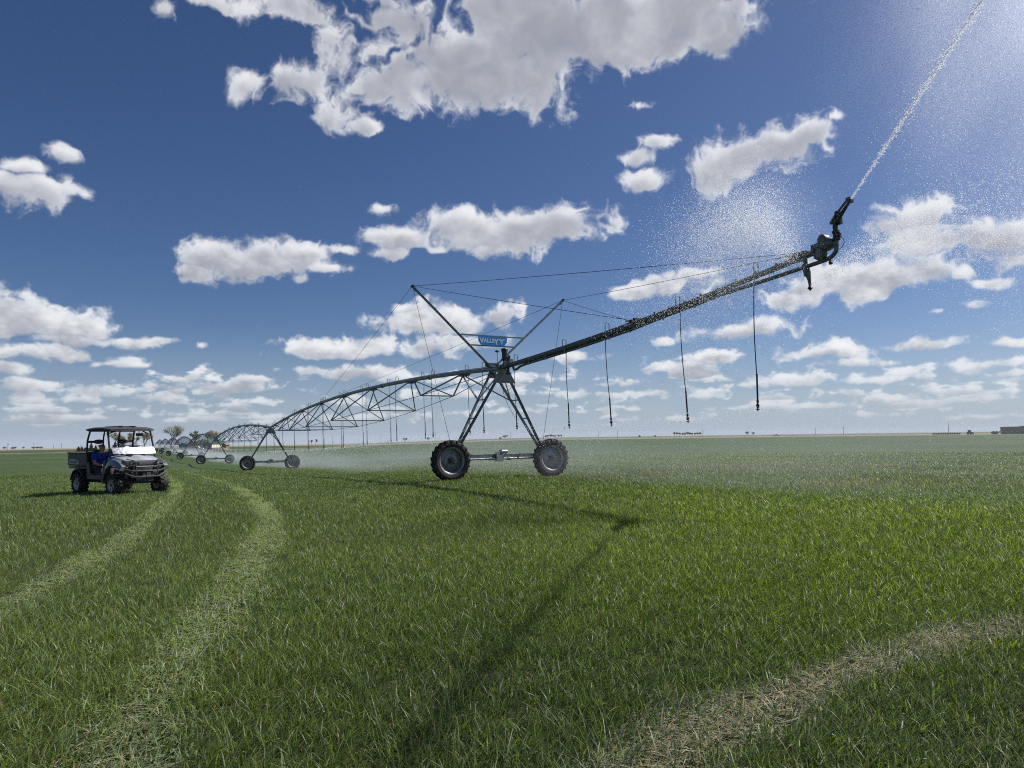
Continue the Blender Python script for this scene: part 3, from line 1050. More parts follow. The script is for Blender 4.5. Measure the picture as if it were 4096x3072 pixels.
def span_z(s):
    t = s / SPAN
    return CAMBER * 4 * t * (1 - t)


SPR = [(5.8, 1.5, .85), (11.75, 2.5, 1.35), (17.7, 3.1, 1.68), (23.6, 3.35, 1.80), (29.5, 3.1, 1.68), (35.4, 2.5, 1.32), (41.2, 1.5, .78)]


def make_span():
    root = empty('truss_span', (0, 0, 0), RZ)
    m = MB()
    pts = [(-SPAN * k / 46, 0, span_z(SPAN * k / 46)) for k in range(47)]
    m.path(pts, .084, 14)
    for k in range(1, 7):
        s = SPAN * k / 7
        m.lathe([(.12, -.03), (.12, .03)], 14, (-s, 0, span_z(s)), (1, 0, 0))
    m.path([(p[0], p[1] + .03, p[2] + .1) for p in pts], .016, 5)
    m.build('pipe', STEEL, root, True)
    for (s, w, d) in SPR:
        z = span_z(s) - d
        mm = MB(); mm.bar((-s, -w / 2, z), (-s, w / 2, z), .05, .05); mm.build('spreader', STEEL, root)
        for e in (-1, 1):
            for k in (-2.62, 2.62):
                sp = s + k
                sp = min(max(sp, .3), SPAN - .3)
                mm = MB(); mm.bar((-sp, e * .05, span_z(sp) - .08), (-s, e * w / 2, z), .05, .045); mm.build('diagonal_brace', STEEL, root)
    for e in (-1, 1):
        pp = [(-.45, e * .1, -.12)] + [(-s, e * w / 2, span_z(s) - d) for s, w, d in SPR] + [(-(SPAN - .5), e * .1, -.12)]
        mm = MB(); mm.path(pp, .013, 6); mm.build('tie_rod', STEEL_DARK, root, True)
    for k in range(8):
        s = [2.95, 8.8, 14.7, 20.6, 26.5, 32.4, 38.3, 43.6][k]
        mm = MB(); mm.prism([(-s - .3, -.10, span_z(s) - .09), (-s + .3, -.10, span_z(s) - .09), (-s + .24, -.15, span_z(s) - .15), (-s - .24, -.15, span_z(s) - .15)], (0, .25, 0))
        mm.build('truss_plate', STEEL_DARK, root)
    return root


span0 = make_span()
tag(span0, 'nearest arched truss span, running from the sign tower to the second tower', 'truss span', 'arched truss spans of the irrigation line')
SPANS = [span0]
for i in range(1, NT - 1):
    SPANS.append(copy_tree(span0))
for i, o in enumerate(SPANS):
    a = TOW[i] + Vector((0, 0, PIPE_H)); b = TOW[i + 1] + Vector((0, 0, PIPE_H))
    o.location = a
    o.rotation_euler = (0, math.asin((b.z - a.z) / SPAN), RZ)
    if i:
        o['label'] = ('%s arched truss span away from the sign, between the %s and %s towers' % (ORD[i], ORD[i], ORD[i + 1])) if i < NT - 2 else 'farthest visible arched truss span, last of the row'


def pipe_point(i, s):
    a = TOW[i] + Vector((0, 0, PIPE_H)); b = TOW[i + 1] + Vector((0, 0, PIPE_H))
    p = a.lerp(b, s / SPAN)
    p.z += span_z(s)
    return p


# ---------------------------------------------------------------- overhang boom with masts, cables and the sign
BOOM = [(0, 3.91), (2, 4.005), (4, 4.11), (6, 4.235), (7.96, 4.385), (9.5, 4.53), (11.4, 4.72), (13.42, 4.945)]


def boom_z(u):
    return float(np.interp(u, [p[0] for p in BOOM], [p[1] for p in BOOM]))


boom = empty('overhang_boom', TOW[0], RZ)
tag(boom, 'long overhanging pipe reaching out to the end gun, stayed by cables from two masts', 'overhang boom')
m = MB()
m.path([(u, 0, boom_z(u)) for u in np.linspace(-.05, 7.96, 12)], .084, 16)
for u in (.25, 7.8):
    m.lathe([(.125, -.03), (.125, .03)], 16, (u, 0, boom_z(u)), (1, 0, .05))
m.build('pipe', STEEL_DARK, boom, True)
m = MB()
m.path([(u, 0, boom_z(u)) for u in np.linspace(7.9, 13.42, 10)], [.084] + [.06] * 9, 16)
for u in (8.02, 13.38):
    m.lathe([(.10, -.025), (.10, .025)], 16, (u, 0, boom_z(u)), (1, 0, .1))
for u in np.arange(8.6, 12.6, .55):
    m.box((u, -.02, boom_z(u) + .075), (.035, .03, .05))
m.build('outer_pipe', STEEL_DARK, boom, True)
m = MB()
bl = [(1.1, -.02, boom_z(1.1) - .08), (1.18, -.03, boom_z(1.1) - .2), (1.35, -.03, boom_z(1.3) - .22), (1.6, -.02, boom_z(1.6) - .15)]
bl += [(u, 0, boom_z(u) - (.125 if u < 8 else .103)) for u in np.linspace(2, 11.0, 12)]
bl += [(11.8, 0, boom_z(11.8) - .15), (12.6, 0, boom_z(12.6) - .19), (13.4, 0, 4.715), (13.62, 0, 4.735), (13.75, 0, 4.77), (13.83, 0, 4.84), (13.85, 0, 4.93), (13.85, 0, 5.1)]
m.path(bl, .042, 12)
m.build('booster_pipe', STEEL_DARK, boom, True)
for u in np.linspace(2.2, 11.2, 9):
    m = MB(); m.bar((u, -.05, boom_z(u) + .03), (u, -.045, boom_z(u) - .2), .02, .03); m.build('pipe_clamp', STEEL, boom)
for u in (12.25, 12.37):
    m = MB(); m.tube((u, -.03, boom_z(u) + .02), (u + .03, -.03, boom_z(u) - .22), .008, 6); m.build('tie_bolt', STEEL, boom)
mast_tips = {}
MU = -.5
for s, tip in ((-1, 3.08), (1, 3.08)):
    t = Vector((MU, s * tip, 6.72)); mast_tips[s] = t
    m = MB(); m.bar((MU, s * .05, 3.98), t, .075, .06)
    m.build('mast', STEEL_DARK if s < 0 else STEEL, boom)  # left mast darker, right one paler: shaded and sunlit side put into the colour
    m = MB(); m.box(t, (.16, .06, .08), Matrix.Rotation(R(-42 * s), 3, 'X')); m.tube(t - Vector((.1, 0, 0)), t + Vector((.1, 0, 0)), .014, 6)
    m.tube(t, t - Vector((0, s * .12, .18)), .02, 6)
    m.build('cable_clevis', CAST, boom)
m = MB(); m.prism([(MU - .04, -.24, 4.0), (MU - .04, .24, 4.0), (MU - .04, .3, 4.16), (MU - .04, -.3, 4.16)], (.01, 0, 0)); m.box((MU, 0, 4.02), (.24, .3, .06))
m.build('mast_foot', STEEL, boom)
for z, half in ((5.14, 1.27), (4.78, .86)):
    m = MB(); m.bar((MU, -half, z), (MU, half, z), .045, .045)
    for k in (-.5, -.2, .2, .5):
        m.box((MU + .025, k, z), (.012, .02, .02))
    m.build('cross_bar', STEEL, boom)
joint = Vector((7.75, 0, boom_z(7.75) + .16)); endp = Vector((12.95, 0, boom_z(12.95) + .12))
m = MB()
m.box((7.75, 0, boom_z(7.75) + .09), (.3, .14, .05)); m.bar((7.4, 0, boom_z(7.4) + .15), (8.0, 0, boom_z(8) + .08), .05, .03); m.box((7.9, .0, boom_z(7.9)), (.1, .24, .24))
m.box((7.55, 0, boom_z(7.55) - .12), (.05, .05, .12))
m.build('joint_bracket', CAST, boom)
m = MB()
m.bar((12.7, 0, boom_z(12.7) + .13), (13.2, 0, boom_z(13.2) + .06), .1, .06); m.bar((12.5, -.05, boom_z(12.5) + .15), (12.9, -.04, boom_z(12.9) + .12), .02, .02); m.box((12.95, 0, boom_z(12.95) + .03), (.2, .16, .16))
m.build('cable_anchor', STEEL_DARK, boom)
CB = .0075


def cable(p, q, sag=.0):
    mm = MB()
    p, q = Vector(p), Vector(q)
    pts = [p.lerp(q, k / 10) - Vector((0, 0, sag * 4 * (k / 10) * (1 - k / 10))) for k in range(11)]
    mm.path(pts, CB, 5)
    mm.build('stay_cable', CABLE, boom)


L_, R_ = mast_tips[-1], mast_tips[1]
cable(L_, endp + Vector((0, -.03, 0)), .03); cable(R_, endp + Vector((-.12, .03, 0)), .03)
cable(L_, joint + Vector((-.3, -.03, 0)), .02); cable(R_, joint + Vector((-.35, .03, 0)), .02)
for s, tp in ((-1, L_), (1, R_)):
    q = pipe_point(0, 26.4) - TOW[0]
    cable(tp, (-26.4, s * .06, q.z + .1), .06)
    cable(tp, (-.1, s * 1.78, .95), .0)
# sign board with its lettering
SIGN = mat('blue_sign_paint', (.025, .36, .88), .4, 0, .06, 6)
WHITE = mat('white_paint', (.9, .9, .88), .5)
m = MB()
sx = MU + .035
m.prism([(sx, -.585, 5.11), (sx, .585, 5.11), (sx, .585, 4.935), (sx, .47, 4.79), (sx, -.47, 4.79), (sx, -.585, 4.935)], (.006, 0, 0))
sign = m.build('sign_board', SIGN, boom)
# text stands in the plane across the line, readable from the outer side
MW = Matrix(((0, 0, 1, sx + .0075), (1, 0, 0, -.15), (0, 1, 0, 4.95), (0, 0, 0, 1)))
text_obj('lettering', 'ALLE', .205, .001, WHITE, sign, MW @ Matrix.Translation((0.0, 0.005, 0)), .007, 1.0)
text_obj('lettering', 'V', .265, .001, WHITE, sign, MW @ Matrix.Translation((-.298, -.0, 0)), .009, 1.0)
text_obj('lettering', 'Y', .265, .001, WHITE, sign, MW @ Matrix.Translation((.292, -.03, 0)), .009, 1.0)


def emblem(q, d=.0015):
    mm = MB()
    for poly in q:
        mm.prism([(sx + .007, .36 + x, 4.95 + y) for x, y in poly], (d, 0, 0))
    return mm.build('emblem', WHITE, sign)


emblem([[(-.145, .085), (-.04, .085), (-.02, .06), (-.125, .06)], [(-.07, .05), (-.045, .05), (.0, -.06), (.0, -.115), (-.012, -.095)], [(.045, .05), (.07, .05), (.012, -.095), (.0, -.115), (.0, -.06)],
        [(-.04, .085), (-.015, .085), (.0, .04), (.0, -.0), (-.005, .005)], [(.015, .085), (.04, .085), (.005, .005), (.0, .0), (.0, .04)],
        [(.04, .085), (.145, .085), (.125, .06), (.03, .06)], [(-.12, .047), (-.07, .047), (-.062, .025), (-.10, .025)], [(.07, .047), (.12, .047), (.10, .025), (.062, .025)]])

# ---------------------------------------------------------------- end gun and lower nozzle
root = empty('end_gun', W(13.85, 0, 5.06), RZ)
tag(root, 'dark big end gun throwing the long water jet at the tip of the boom', 'end gun')
gl = Matrix.Rotation(-RZ, 3, 'Z')
JDIR = Vector((.05, -.91, .41)).normalized()
jl = gl @ JDIR
m = MB(); m.lathe([(.045, -.02), (.075, 0), (.075, .03), (.055, .04), (.055, .12), (.07, .13), (.07, .17), (.04, .18)], 16); m.box((.05, .03, .08), (.05, .05, .08)); m.build('swivel', CAST, root, True)
m = MB()
bp = Vector((0, 0, .32))
m.path([(0, 0, .17), (-.01, 0, .24), bp, bp + jl * .12, bp + jl * .3, bp + jl * .5, bp + jl * .56], [.045, .048, .05, .046, .036, .028, .03], 12)
m.lathe([(.05, -.03), (.05, .03)], 12, bp + jl * .06, jl)
m.build('barrel', CAST, root, True)
m = MB()
side = jl.cross(Vector((0, 0, 1))).normalized()
m.bar(bp + jl * .02 + side * .02 + Vector((0, 0, .12)), bp + jl * .5 + Vector((0, 0, .09)), .03, .03)
m.bar(bp - jl * .16 + Vector((0, 0, .10)), bp + jl * .1 + Vector((0, 0, .11)), .07, .05)
m.bar(bp + jl * .5 + Vector((0, 0, .09)), bp + jl * .62 + Vector((0, 0, .03)), .07, .06)
m.box(bp + jl * .62 + Vector((0, 0, -.02)), (.06, .08, .06)); m.box(bp + jl * .2 + Vector((0, 0, .04)) + side * .05, (.09, .05, .1)); m.box(bp + jl * .05 - side * .05, (.1, .06, .12))
m.build('drive_arm', BLACK, root)
m = MB(); m.path([(.06, .02, .05), (.12, .04, .0), (.14, .04, -.08), (.1, .02, -.16), (.04, 0, -.2)], .006, 6); m.build('loop_wire', BLACK, root, True)
root = empty('booster_pump', W(13.62, 0, 4.97), RZ)
tag(root, 'round booster pump with a bulging volute bolted between boom end and riser', 'pump')
m = MB(); m.lathe([(.06, -.20), (.105, -.19), (.115, -.06), (.13, 0), (.115, .10), (.07, .16)], 16, (.02, 0, .05), (1, 0, .1)); m.lathe([(.06, -.07), (.10, -.06), (.10, .06), (.06, .07)], 14, (-.02, -.03, .15), (0, 1, 0)); m.box((.02, -.08, .02), (.16, .05, .12)); m.box((-.12, .02, .12), (.08, .1, .1)); m.build('pump_motor', STEEL_DARK, root, True)
m = MB(); m.lathe([(.05, -.08), (.125, -.06), (.14, 0), (.125, .06), (.05, .08)], 18, (-.10, -.03, -.10), (.25, .95, 0)); m.box((-.2, 0, .03), (.14, .18, .14)); m.tube((.02, 0, .05), (.24, 0, .02), .05, 10)
for k in range(8):
    t_ = k * math.pi / 4
    m.tube((-.10 + .11 * math.cos(t_), -.10, -.10 + .11 * math.sin(t_)), (-.10 + .11 * math.cos(t_), -.13, -.10 + .11 * math.sin(t_)), .012, 6)
m.build('volute', STEEL_DARK, root, True)
root = empty('hanging_nozzle', W(13.15, -.02, boom_z(13.15)), RZ)
tag(root, 'tapered pipe with a spinning nozzle hanging under the boom just before the pump', 'nozzle')
m = MB(); m.path([(0, 0, -.02), (.02, 0, -.2), (.05, 0, -.34), (.08, 0, -.5), (.09, 0, -.62)], [.04, .045, .062, .035, .022], 12); m.bar((.0, -.05, -.18), (.04, -.05, -.42), .05, .04); m.build('drop_pipe', STEEL_DARK, root, True)
m = MB(); m.lathe([(.018, 0), (.03, -.03), (.045, -.05), (.05, -.065), (.02, -.09), (.012, -.11)], 12, (.09, 0, -.6)); m.box((.09, 0, -.585), (.03, .05, .05)); m.build('spinner_head', BLACK, root, True)
m = MB(); m.lathe([(.02, 0), (.035, -.03), (.02, -.07)], 8); m.box((.02, 0, -.05), (.05, .03, .03)); m.tube((0, 0, .05), (0, 0, 0), .02, 8)
o = m.build('drain_plug', CAST, None, True); o.location = W(13.7, 0, 4.69); o.rotation_euler = (0, 0, RZ); tag(o, 'small brass drain plug under the elbow below the end gun', 'drain plug')

# ---------------------------------------------------------------- drop hoses
rngd = random.Random(3)


def make_drop(p, side, zn, tilt, detailed=True):
    """gooseneck out of the pipe top, hose hanging at the side, weight and sprinkler head"""
    root = empty('drop_hose', p, RZ)
    L = p.z - zn
    sw = .135 * side
    neck = [(0, -.02 * side, .04)]
    neck += [(0, -.02 * side, .22)] + [(0, sw / 2 - .02 * side - math.cos(a) * sw / 2 * 1.0, .22 + math.sin(a) * .075) for a in np.linspace(.25, math.pi - .25, 7)] + [(0, sw - .02 * side, .22), (0, sw - .02 * side, -.12)]
    h0 = Vector((0, sw - .02 * side, -.10))
    d = Vector((tilt * .4763, tilt * .8793, -1)).normalized()
    h1 = h0 + d * (L - .75)
    h2 = h0 + d * (L - .22)
    h3 = h0 + d * (L - .10)
    if not detailed:
        m = MB(); m.path([neck[0], neck[2], neck[5], neck[8], neck[-1]], .012, 4); m.path([h0, h3], .014, 4); m.ball(h3, .05, 5, 4)
        me = m.build('drop_hose', HOSE).data
        o = COL.objects.get('drop_hose')
        return root, me
    m = MB(); m.path(neck, .0135, 8); m.build('gooseneck', STEEL, root, True)
    m = MB(); bow = Vector((.476, .879, 0)) * (.020 * L)
    m.path([h0.lerp(h1, k / 8) - bow * (4 * (k / 8) * (1 - k / 8)) * .5 for k in range(9)], .0115, 6); m.build('hose', HOSE, root, True)
    m = MB(); m.tube(h1 - d * .05, h2, .0185, 8); m.build('hose_weight', BLACK, root, True)
    m = MB(); m.lathe([(.018, -.04), (.026, -.02), (.026, .01), (.015, .03), (.03, .05), (.036, .08), (.03, .11), (.016, .13), (.018, .15), (.042, .155), (.042, .165), (.012, .17), (.01, .2)], 10, h2, d)
    m.build('sprinkler', BLACK, root, True)
    return root


NOZ = []      # where each sprinkler throws its water
BOOMD = [(1.36, -1), (4.27, 1), (6.62, -1), (9.39, 1), (11.94, -1)]
BL = ['dark drop hose hanging from the boom right beside the nearest tower leg', 'drop hose next out from the tower leg on the boom, ending level with its neighbours', 'middle drop hose of the five on the boom, left of the cable joint',
      'blue drop hose hanging from the thinner outer boom just right of the cable joint', 'outermost and longest looking blue drop hose, hanging near the boom tip']
for (u, s), lb, zn, tl in zip(BOOMD, BL, (1.72, 1.70, 1.72, 1.74, 1.93), (.03, .02, .045, .04, -.01)):
    p = W(u, 0, boom_z(u))
    o = make_drop(p, s, zn, tl)
    tag(o, lb, 'drop hose', 'sprinkler drop hoses')
    NOZ.append(Vector((p.x, p.y, zn)))
SD = [1.12, 2.84, 6.1, 7.6, 10.8, 12.36, 15.7, 17.2, 20.5, 21.8, 25.4, 26.6, 29.9, 31.2, 34.8, 36.0, 39.5, 40.8, 43.6, 45.0]
for k, s in enumerate(SD):
    p = pipe_point(0, s)
    zn = zg(p.x, p.y) + 1.70
    o = make_drop(p, -1 if k % 2 == 0 else 1, zn, .02)
    tag(o, '%s hose of the %s pair on the nearest truss span, from the sign tower' % ('nearer' if k % 2 == 0 else 'farther', ORD[k // 2]), 'drop hose', 'sprinkler drop hoses')
    NOZ.append(Vector((p.x, p.y, zn)))
for i in range(1, NT - 1):
    nd = 20 if i < 5 else 12
    a = TOW[i]
    base_me = None
    lab = 'thin drop hose in the row under the %s truss span from the sign' % ORD[i]
    for k in range(nd):
        s = SD[k] if nd == 20 else SPAN * (k + .5) / nd
        p = pipe_point(i, s)
        zn = zg(p.x, p.y) + 1.7
        L = p.z - zn
        m = MB(); sw = -.13 if k % 2 == 0 else .13
        m.path([(0, 0, .05), (0, 0, .24), (0, sw / 2, .29), (0, sw, .24), (0, sw, -L + .1)], .013 if i < 3 else .018, 5); m.ball((0, sw, -L + .08), .05, 6, 4)
        o = m.build('drop_hose', HOSE); o.location = p; o.rotation_euler = (0, 0, RZ)
        tag(o, lab, 'drop hose', 'drop hoses under the %s span' % ORD[i])

# ---------------------------------------------------------------- utility vehicle
PAINT = mat('silver_grey_paint', (.20, .205, .21), .34, .5, .12, 30, coat=.4)
PAINT_DARK = mat('dark_grey_panel', (.035, .036, .037), .5, .1, .35, 7)
ROOFM = mat('canopy_plastic', (.055, .055, .058), .5, 0, .15, 12, .04)
SEATM = mat('seat_vinyl', (.022, .022, .024), .55, 0, .2, 15, .05)
ALLOY = mat('alloy_rim', (.26, .265, .27), .4, .85, .15, 10)
LENS = mat('lamp_lens', (.55, .58, .6), .08, .3)
SCREENM = mat('glossy_windscreen_strip', (.75, .76, .78), .24, 1.0, .06, 16)
DECAL = mat('light_grey_decal', (.34, .35, .36), .45)

FW = Vector((math.cos(R(-35)), math.sin(R(-35)), 0)); LF = Vector((-FW.y, FW.x, 0))
pf = at(445, 1948, 20.5)
pr = pf - FW * 1.05 + LF * .75
utv = empty('utility_vehicle', (pr.x, pr.y, zg(pr.x, pr.y) + .0), R(-35))
tag(utv, 'silver and black two seat utility vehicle with black canopy, parked in the wheat', 'utility vehicle')


def mirror_y(mb, fn):
    for s_ in (-1, 1):
        fn(mb, s_)


for x in (1.05, -1.05):
    for s in (-1, 1):
        wheel_parts(utv, (x, s * .66, .325), (0, 1, 0), .325, .27, .19, 16, .028, spokes=6, rim_mat=ALLOY)
# chassis and dark lower body
m = MB()
m.box((-.1, 0, .42), (2.5, .7, .16)); m.box((.05, 0, .5), (1.0, 1.24, .06))
m.box((1.2, 0, .62), (.5, .5, .42)); m.box((-1.15, 0, .66), (.9, .7, .3))
for s in (-1, 1):
    for x in (1.05, -1.05):
        m.bar((x - .1, s * .2, .42), (x, s * .58, .33), .05, .04); m.bar((x + .14, s * .2, .42), (x + .02, s * .58, .33), .05, .04)
        m.tube((x - .05, s * .32, .78), (x, s * .52, .38), .045, 10)
m.build('chassis', BLACK, utv)
for s in (-1, 1):
    m = MB(); m.prism([(-.52, s * .60, .46), (.48, s * .60, .46), (.50, s * .60, .56), (.30, s * .60, .60), (-.30, s * .60, .62), (-.40, s * .60, .96), (-.58, s * .60, 1.0)], (0, s * .12, 0)); m.build('rocker_panel', BLACK, utv, bevel=.015)
    m = MB(); m.prism([(.42, s * .58, .50), (.52, s * .58, .50), (.60, s * .58, .86), (.62, s * .58, 1.06), (.44, s * .58, 1.0)], (0, s * .14, 0)); m.build('cowl_side', PAINT_DARK, utv, bevel=.015)
# seats
m = MB()
m.box((-.2, 0, .60), (.52, 1.26, .14)); m.box((-.18, 0, .70), (.50, 1.24, .10))
m.build('seat_base', SEATM, utv, bevel=.04)
for y in (-.42, .02, .44):
    m = MB()
    secs = []
    for t, hw in ((0, .19), (.3, .20), (.7, .19), (.92, .15), (1.0, .09)):
        z = .72 + t * .62; x = -.36 - t * .12
        secs.append([(x - .05, y - hw, z), (x + .05, y - hw * .92, z), (x + .07, y, z), (x + .05, y + hw * .92, z), (x - .05, y + hw, z)])
    m.loft(secs); m.build('backrest', SEATM, utv, True)
m = MB(); m.box((.56, 0, 1.0), (.22, 1.2, .20), Matrix.Rotation(R(20), 3, 'Y')); m.build('dashboard', BLACK, utv, bevel=.03)
m = MB()
cs = Vector((.30, .40, 1.18)); ax = Vector((-.75, 0, .66)).normalized(); a_, b_ = MB.frame(ax)
m.path([cs + (a_ * math.cos(t) + b_ * math.sin(t)) * .17 for t in np.linspace(0, 2 * math.pi, 25)], .016, 6, False); m.tube(cs, cs - ax * .3, .02, 6); m.bar(cs - a_ * .16, cs + a_ * .16, .03, .015)
m.build('steering_wheel', BLACK, utv, True)
# hood, fenders, front
m = MB()


def hood_sec(x, z, hw, crown, drop):
    ys = [-1, -.86, -.6, -.30, -.22, 0, .22, .30, .6, .86, 1]
    out = []
    for q in ys:
        zz = z + crown * (1 - q * q) + (.03 if abs(q) <= .23 else 0) - (.10 * drop if abs(q) > .95 else 0)
        out.append((x - .05 * q * q, q * hw, zz))
    out += [(x - .06, hw * .9, z - .16), (x - .06, -hw * .9, z - .16)]
    return out


m.loft([hood_sec(.60, 1.13, .66, .05, 1), hood_sec(.85, 1.11, .66, .05, 1), hood_sec(1.1, 1.07, .62, .05, 1), hood_sec(1.32, 1.01, .54, .04, 1), hood_sec(1.42, .96, .46, .03, 1)])
m.build('hood', mat('lit_silver_hood', (.50, .51, .52), .28, .35, .06, 30, coat=.6), utv, True)  # body silver made paler, the hood's white highlights put into its colour
for s in (-1, 1):
    m = MB(); m.prism([(.78, s * .24, 1.165), (1.02, s * .21, 1.15), (1.02, s * .13, 1.15), (.78, s * .12, 1.165)], (0, 0, .02)); m.build('hood_vent', BLACK, utv)
for s in (-1, 1):
    m = MB()
    arc = [(1.05 + .43 * math.cos(t), .36 + .45 * math.sin(t)) for t in np.linspace(R(20), R(172), 12)]
    outer = [(.56, .62), (.56, 1.04), (.80, 1.10), (1.10, 1.04), (1.36, .95), (1.46, .80), (1.47, .55)]
    poly = [(x, s * .64, z) for x, z in outer[::1]] + [(x, s * .64, z) for x, z in arc]
    secs = [[(x, s * .50, z) for x, _, z in poly], [(x, s * .70, z) for x, _, z in poly], [(x + (.0), s * .76, z - .015) for x, _, z in poly]]
    # fender skirt: strip above the arch
    top = [(.50, .90), (.62, 1.04), (.80, 1.07), (1.05, 1.05), (1.25, 1.00), (1.40, .93), (1.47, .86)]
    bot = [(.60, .66), (.66, .78), (.80, .87), (1.05, .90), (1.26, .86), (1.38, .80), (1.45, .74)]
    sc = []
    for (tx, tz), (bx, bz) in zip(top, bot):
        sc.append([(tx, s * .55, tz), (tx, s * .68, tz - .01), (bx * .5 + tx * .5, s * .715, (tz + bz) / 2), (bx, s * .745, bz), (bx, s * .60, bz)])
    m.loft(sc); m.build('front_fender', PAINT, utv, True)
m = MB()
m.prism([(1.36, -.36, .70), (1.47, -.36, .74), (1.48, -.36, .98), (1.38, -.36, 1.02)], (0, .72, 0))
for k in range(5):
    m.box((1.482, 0, .74 + .03 * k), (.02, .58, .012))
m.box((1.40, 0, .60), (.1, .8, .16))
grille = m.build('grille', BLACK, utv, bevel=.01)
m = MB(); m.box((1.485, 0, .925), (.014, .44, .075)); m.build('badge_plate', PAINT_DARK, grille, bevel=.006)
TXM = Matrix(((0, 0, 1, 1.4935), (1, 0, 0, 0), (0, 1, 0, .926), (0, 0, 0, 1)))
text_obj('lettering', 'POLARIS', .072, .001, ALLOY, grille, TXM, .002, 1.25)
m = MB(); m.bar((1.45, -.30, 1.0), (1.45, .30, 1.0), .03, .04); m.build('trim_strip', ALLOY, utv)
for s in (-1, 1):
    m = MB()
    secs = [[(1.36, s * .30, .88), (1.36, s * .30, 1.02), (1.26, s * .58, 1.03), (1.22, s * .58, .90)], [(1.475, s * .30, .88), (1.46, s * .30, .985), (1.36, s * .57, 1.0), (1.38, s * .57, .92)]]
    m.loft(secs); hl = m.build('headlight', BLACK, utv, bevel=.01)
    m = MB(); m.ball((1.43, s * .38, .93), .042, 12, 8, (.6, 1, 1)); m.ball((1.40, s * .49, .945), .04, 12, 8, (.6, 1, 1)); m.build('lens', LENS, hl, True)
    m = MB(); m.prism([(1.475, s * .31, .985), (1.40, s * .57, 1.005), (1.40, s * .57, 1.025), (1.475, s * .31, 1.005)], (-.02, 0, 0)); m.build('brow', ALLOY, hl)
    m = MB(); m.box((1.35, s * .50, .74), (.12, .22, .2)); m.box((1.40, s * .46, .72), (.05, .06, .035)); m.build('lower_valance', BLACK, utv, bevel=.015)
# brush guard
GUARD = mat('powder_coated_tube', (.12, .12, .125), .3, .6)
m = MB()
m.path([(1.22, -.80, .86), (1.42, -.62, .78), (1.56, -.40, .72), (1.58, .0, .715), (1.56, .40, .72), (1.42, .62, .78), (1.22, .80, .86)], .024, 8)
m.path([(1.40, -.62, .78), (1.48, -.55, .64), (1.56, -.36, .56), (1.57, 0, .55), (1.56, .36, .56), (1.48, .55, .64), (1.40, .62, .78)], .024, 8)
for s in (-1, 1):
    m.path([(1.57, s * .30, .56), (1.58, s * .31, .72), (1.54, s * .31, .92), (1.46, s * .33, 1.02), (1.36, s * .5, 1.06)], .013, 8)
    m.path([(1.55, s * .31, .88), (1.47, s * .55, .86), (1.36, s * .66, .84)], .018, 8)
    m.path([(1.52, s * .31, .97), (1.46, s * .52, .955), (1.34, s * .66, .93)], .018, 8)
m.tube((1.56, -.31, .84), (1.56, .31, .84), .018, 8)
m.build('brush_guard', GUARD, utv, True)
m = MB(); m.box((1.55, 0, .615), (.04, .26, .11)); m.box((1.50, .17, .6), (.1, .1, .1)); m.build('winch', BLACK, utv, bevel=.01)
m = MB()
for y, z, w, h in ((.045, .665, .10, .018), (.045, .615, .10, .018), (.045, .565, .10, .018), (.0, .615, .018, .11), (-.075, .615, .02, .11)):
    m.box((1.575, -y if abs(y) > .05 else y, z), (.012, w, h))
m.build('fairlead', ALLOY, utv)
# cargo bed
m = MB()
m.box((-1.22, 0, .88), (1.18, 1.36, .06))
m.box((-1.22, .68, 1.06), (1.18, .05, .36)); m.box((-.65, 0, 1.06), (.05, 1.36, .36))
m.box((-1.80, 0, 1.05), (.05, 1.36, .34))
m.box((-1.22, -.68, 1.06), (1.18, .05, .36))
for s in (-1, 1):
    m.bar((-1.83, s * .69, 1.245), (-.62, s * .69, 1.245), .07, .04)
m.build('cargo_bed', PAINT_DARK, utv, bevel=.012)
for s in (-1, 1):
    m = MB(); m.prism([(-1.72, s * .707, .90), (-1.05, s * .707, .90), (-1.10, s * .707, 1.03), (-1.66, s * .707, 1.08)], (0, s * .006, 0))
    d = m.build('side_decal', DECAL, utv)
    MT = Matrix(((1, 0, 0, -1.37), (0, 0, -1, -.7145), (0, 1, 0, .965), (0, 0, 0, 1))) if s < 0 else Matrix(((-1, 0, 0, -1.37), (0, 0, 1, .7145), (0, 1, 0, .965), (0, 0, 0, 1)))
    text_obj('lettering', 'RANGER', .085, .0008, BLACK, d, MT, .002, 1.25)
m = MB(); m.bar((-1.82, -.64, .80), (-.7, -.64, .80), .05, .06); m.bar((-1.82, .64, .80), (-.7, .64, .80), .05, .06); m.bar((-1.80, -.64, .80), (-1.80, .64, .80), .05, .06)
m.build('bed_frame', BLACK, utv)
for s in (-1, 1):
    m = MB()
    sc = []
    for t in np.linspace(R(15), R(165), 9):
        x, z = -1.05 + .42 * math.cos(t), .34 + .44 * math.sin(t)
        sc.append([(x, s * .52, z), (x, s * .78, z), (x * 1.0, s * .78, z - .03), (x, s * .52, z - .03)])
    m.loft(sc); m.build('rear_fender', BLACK, utv, True)
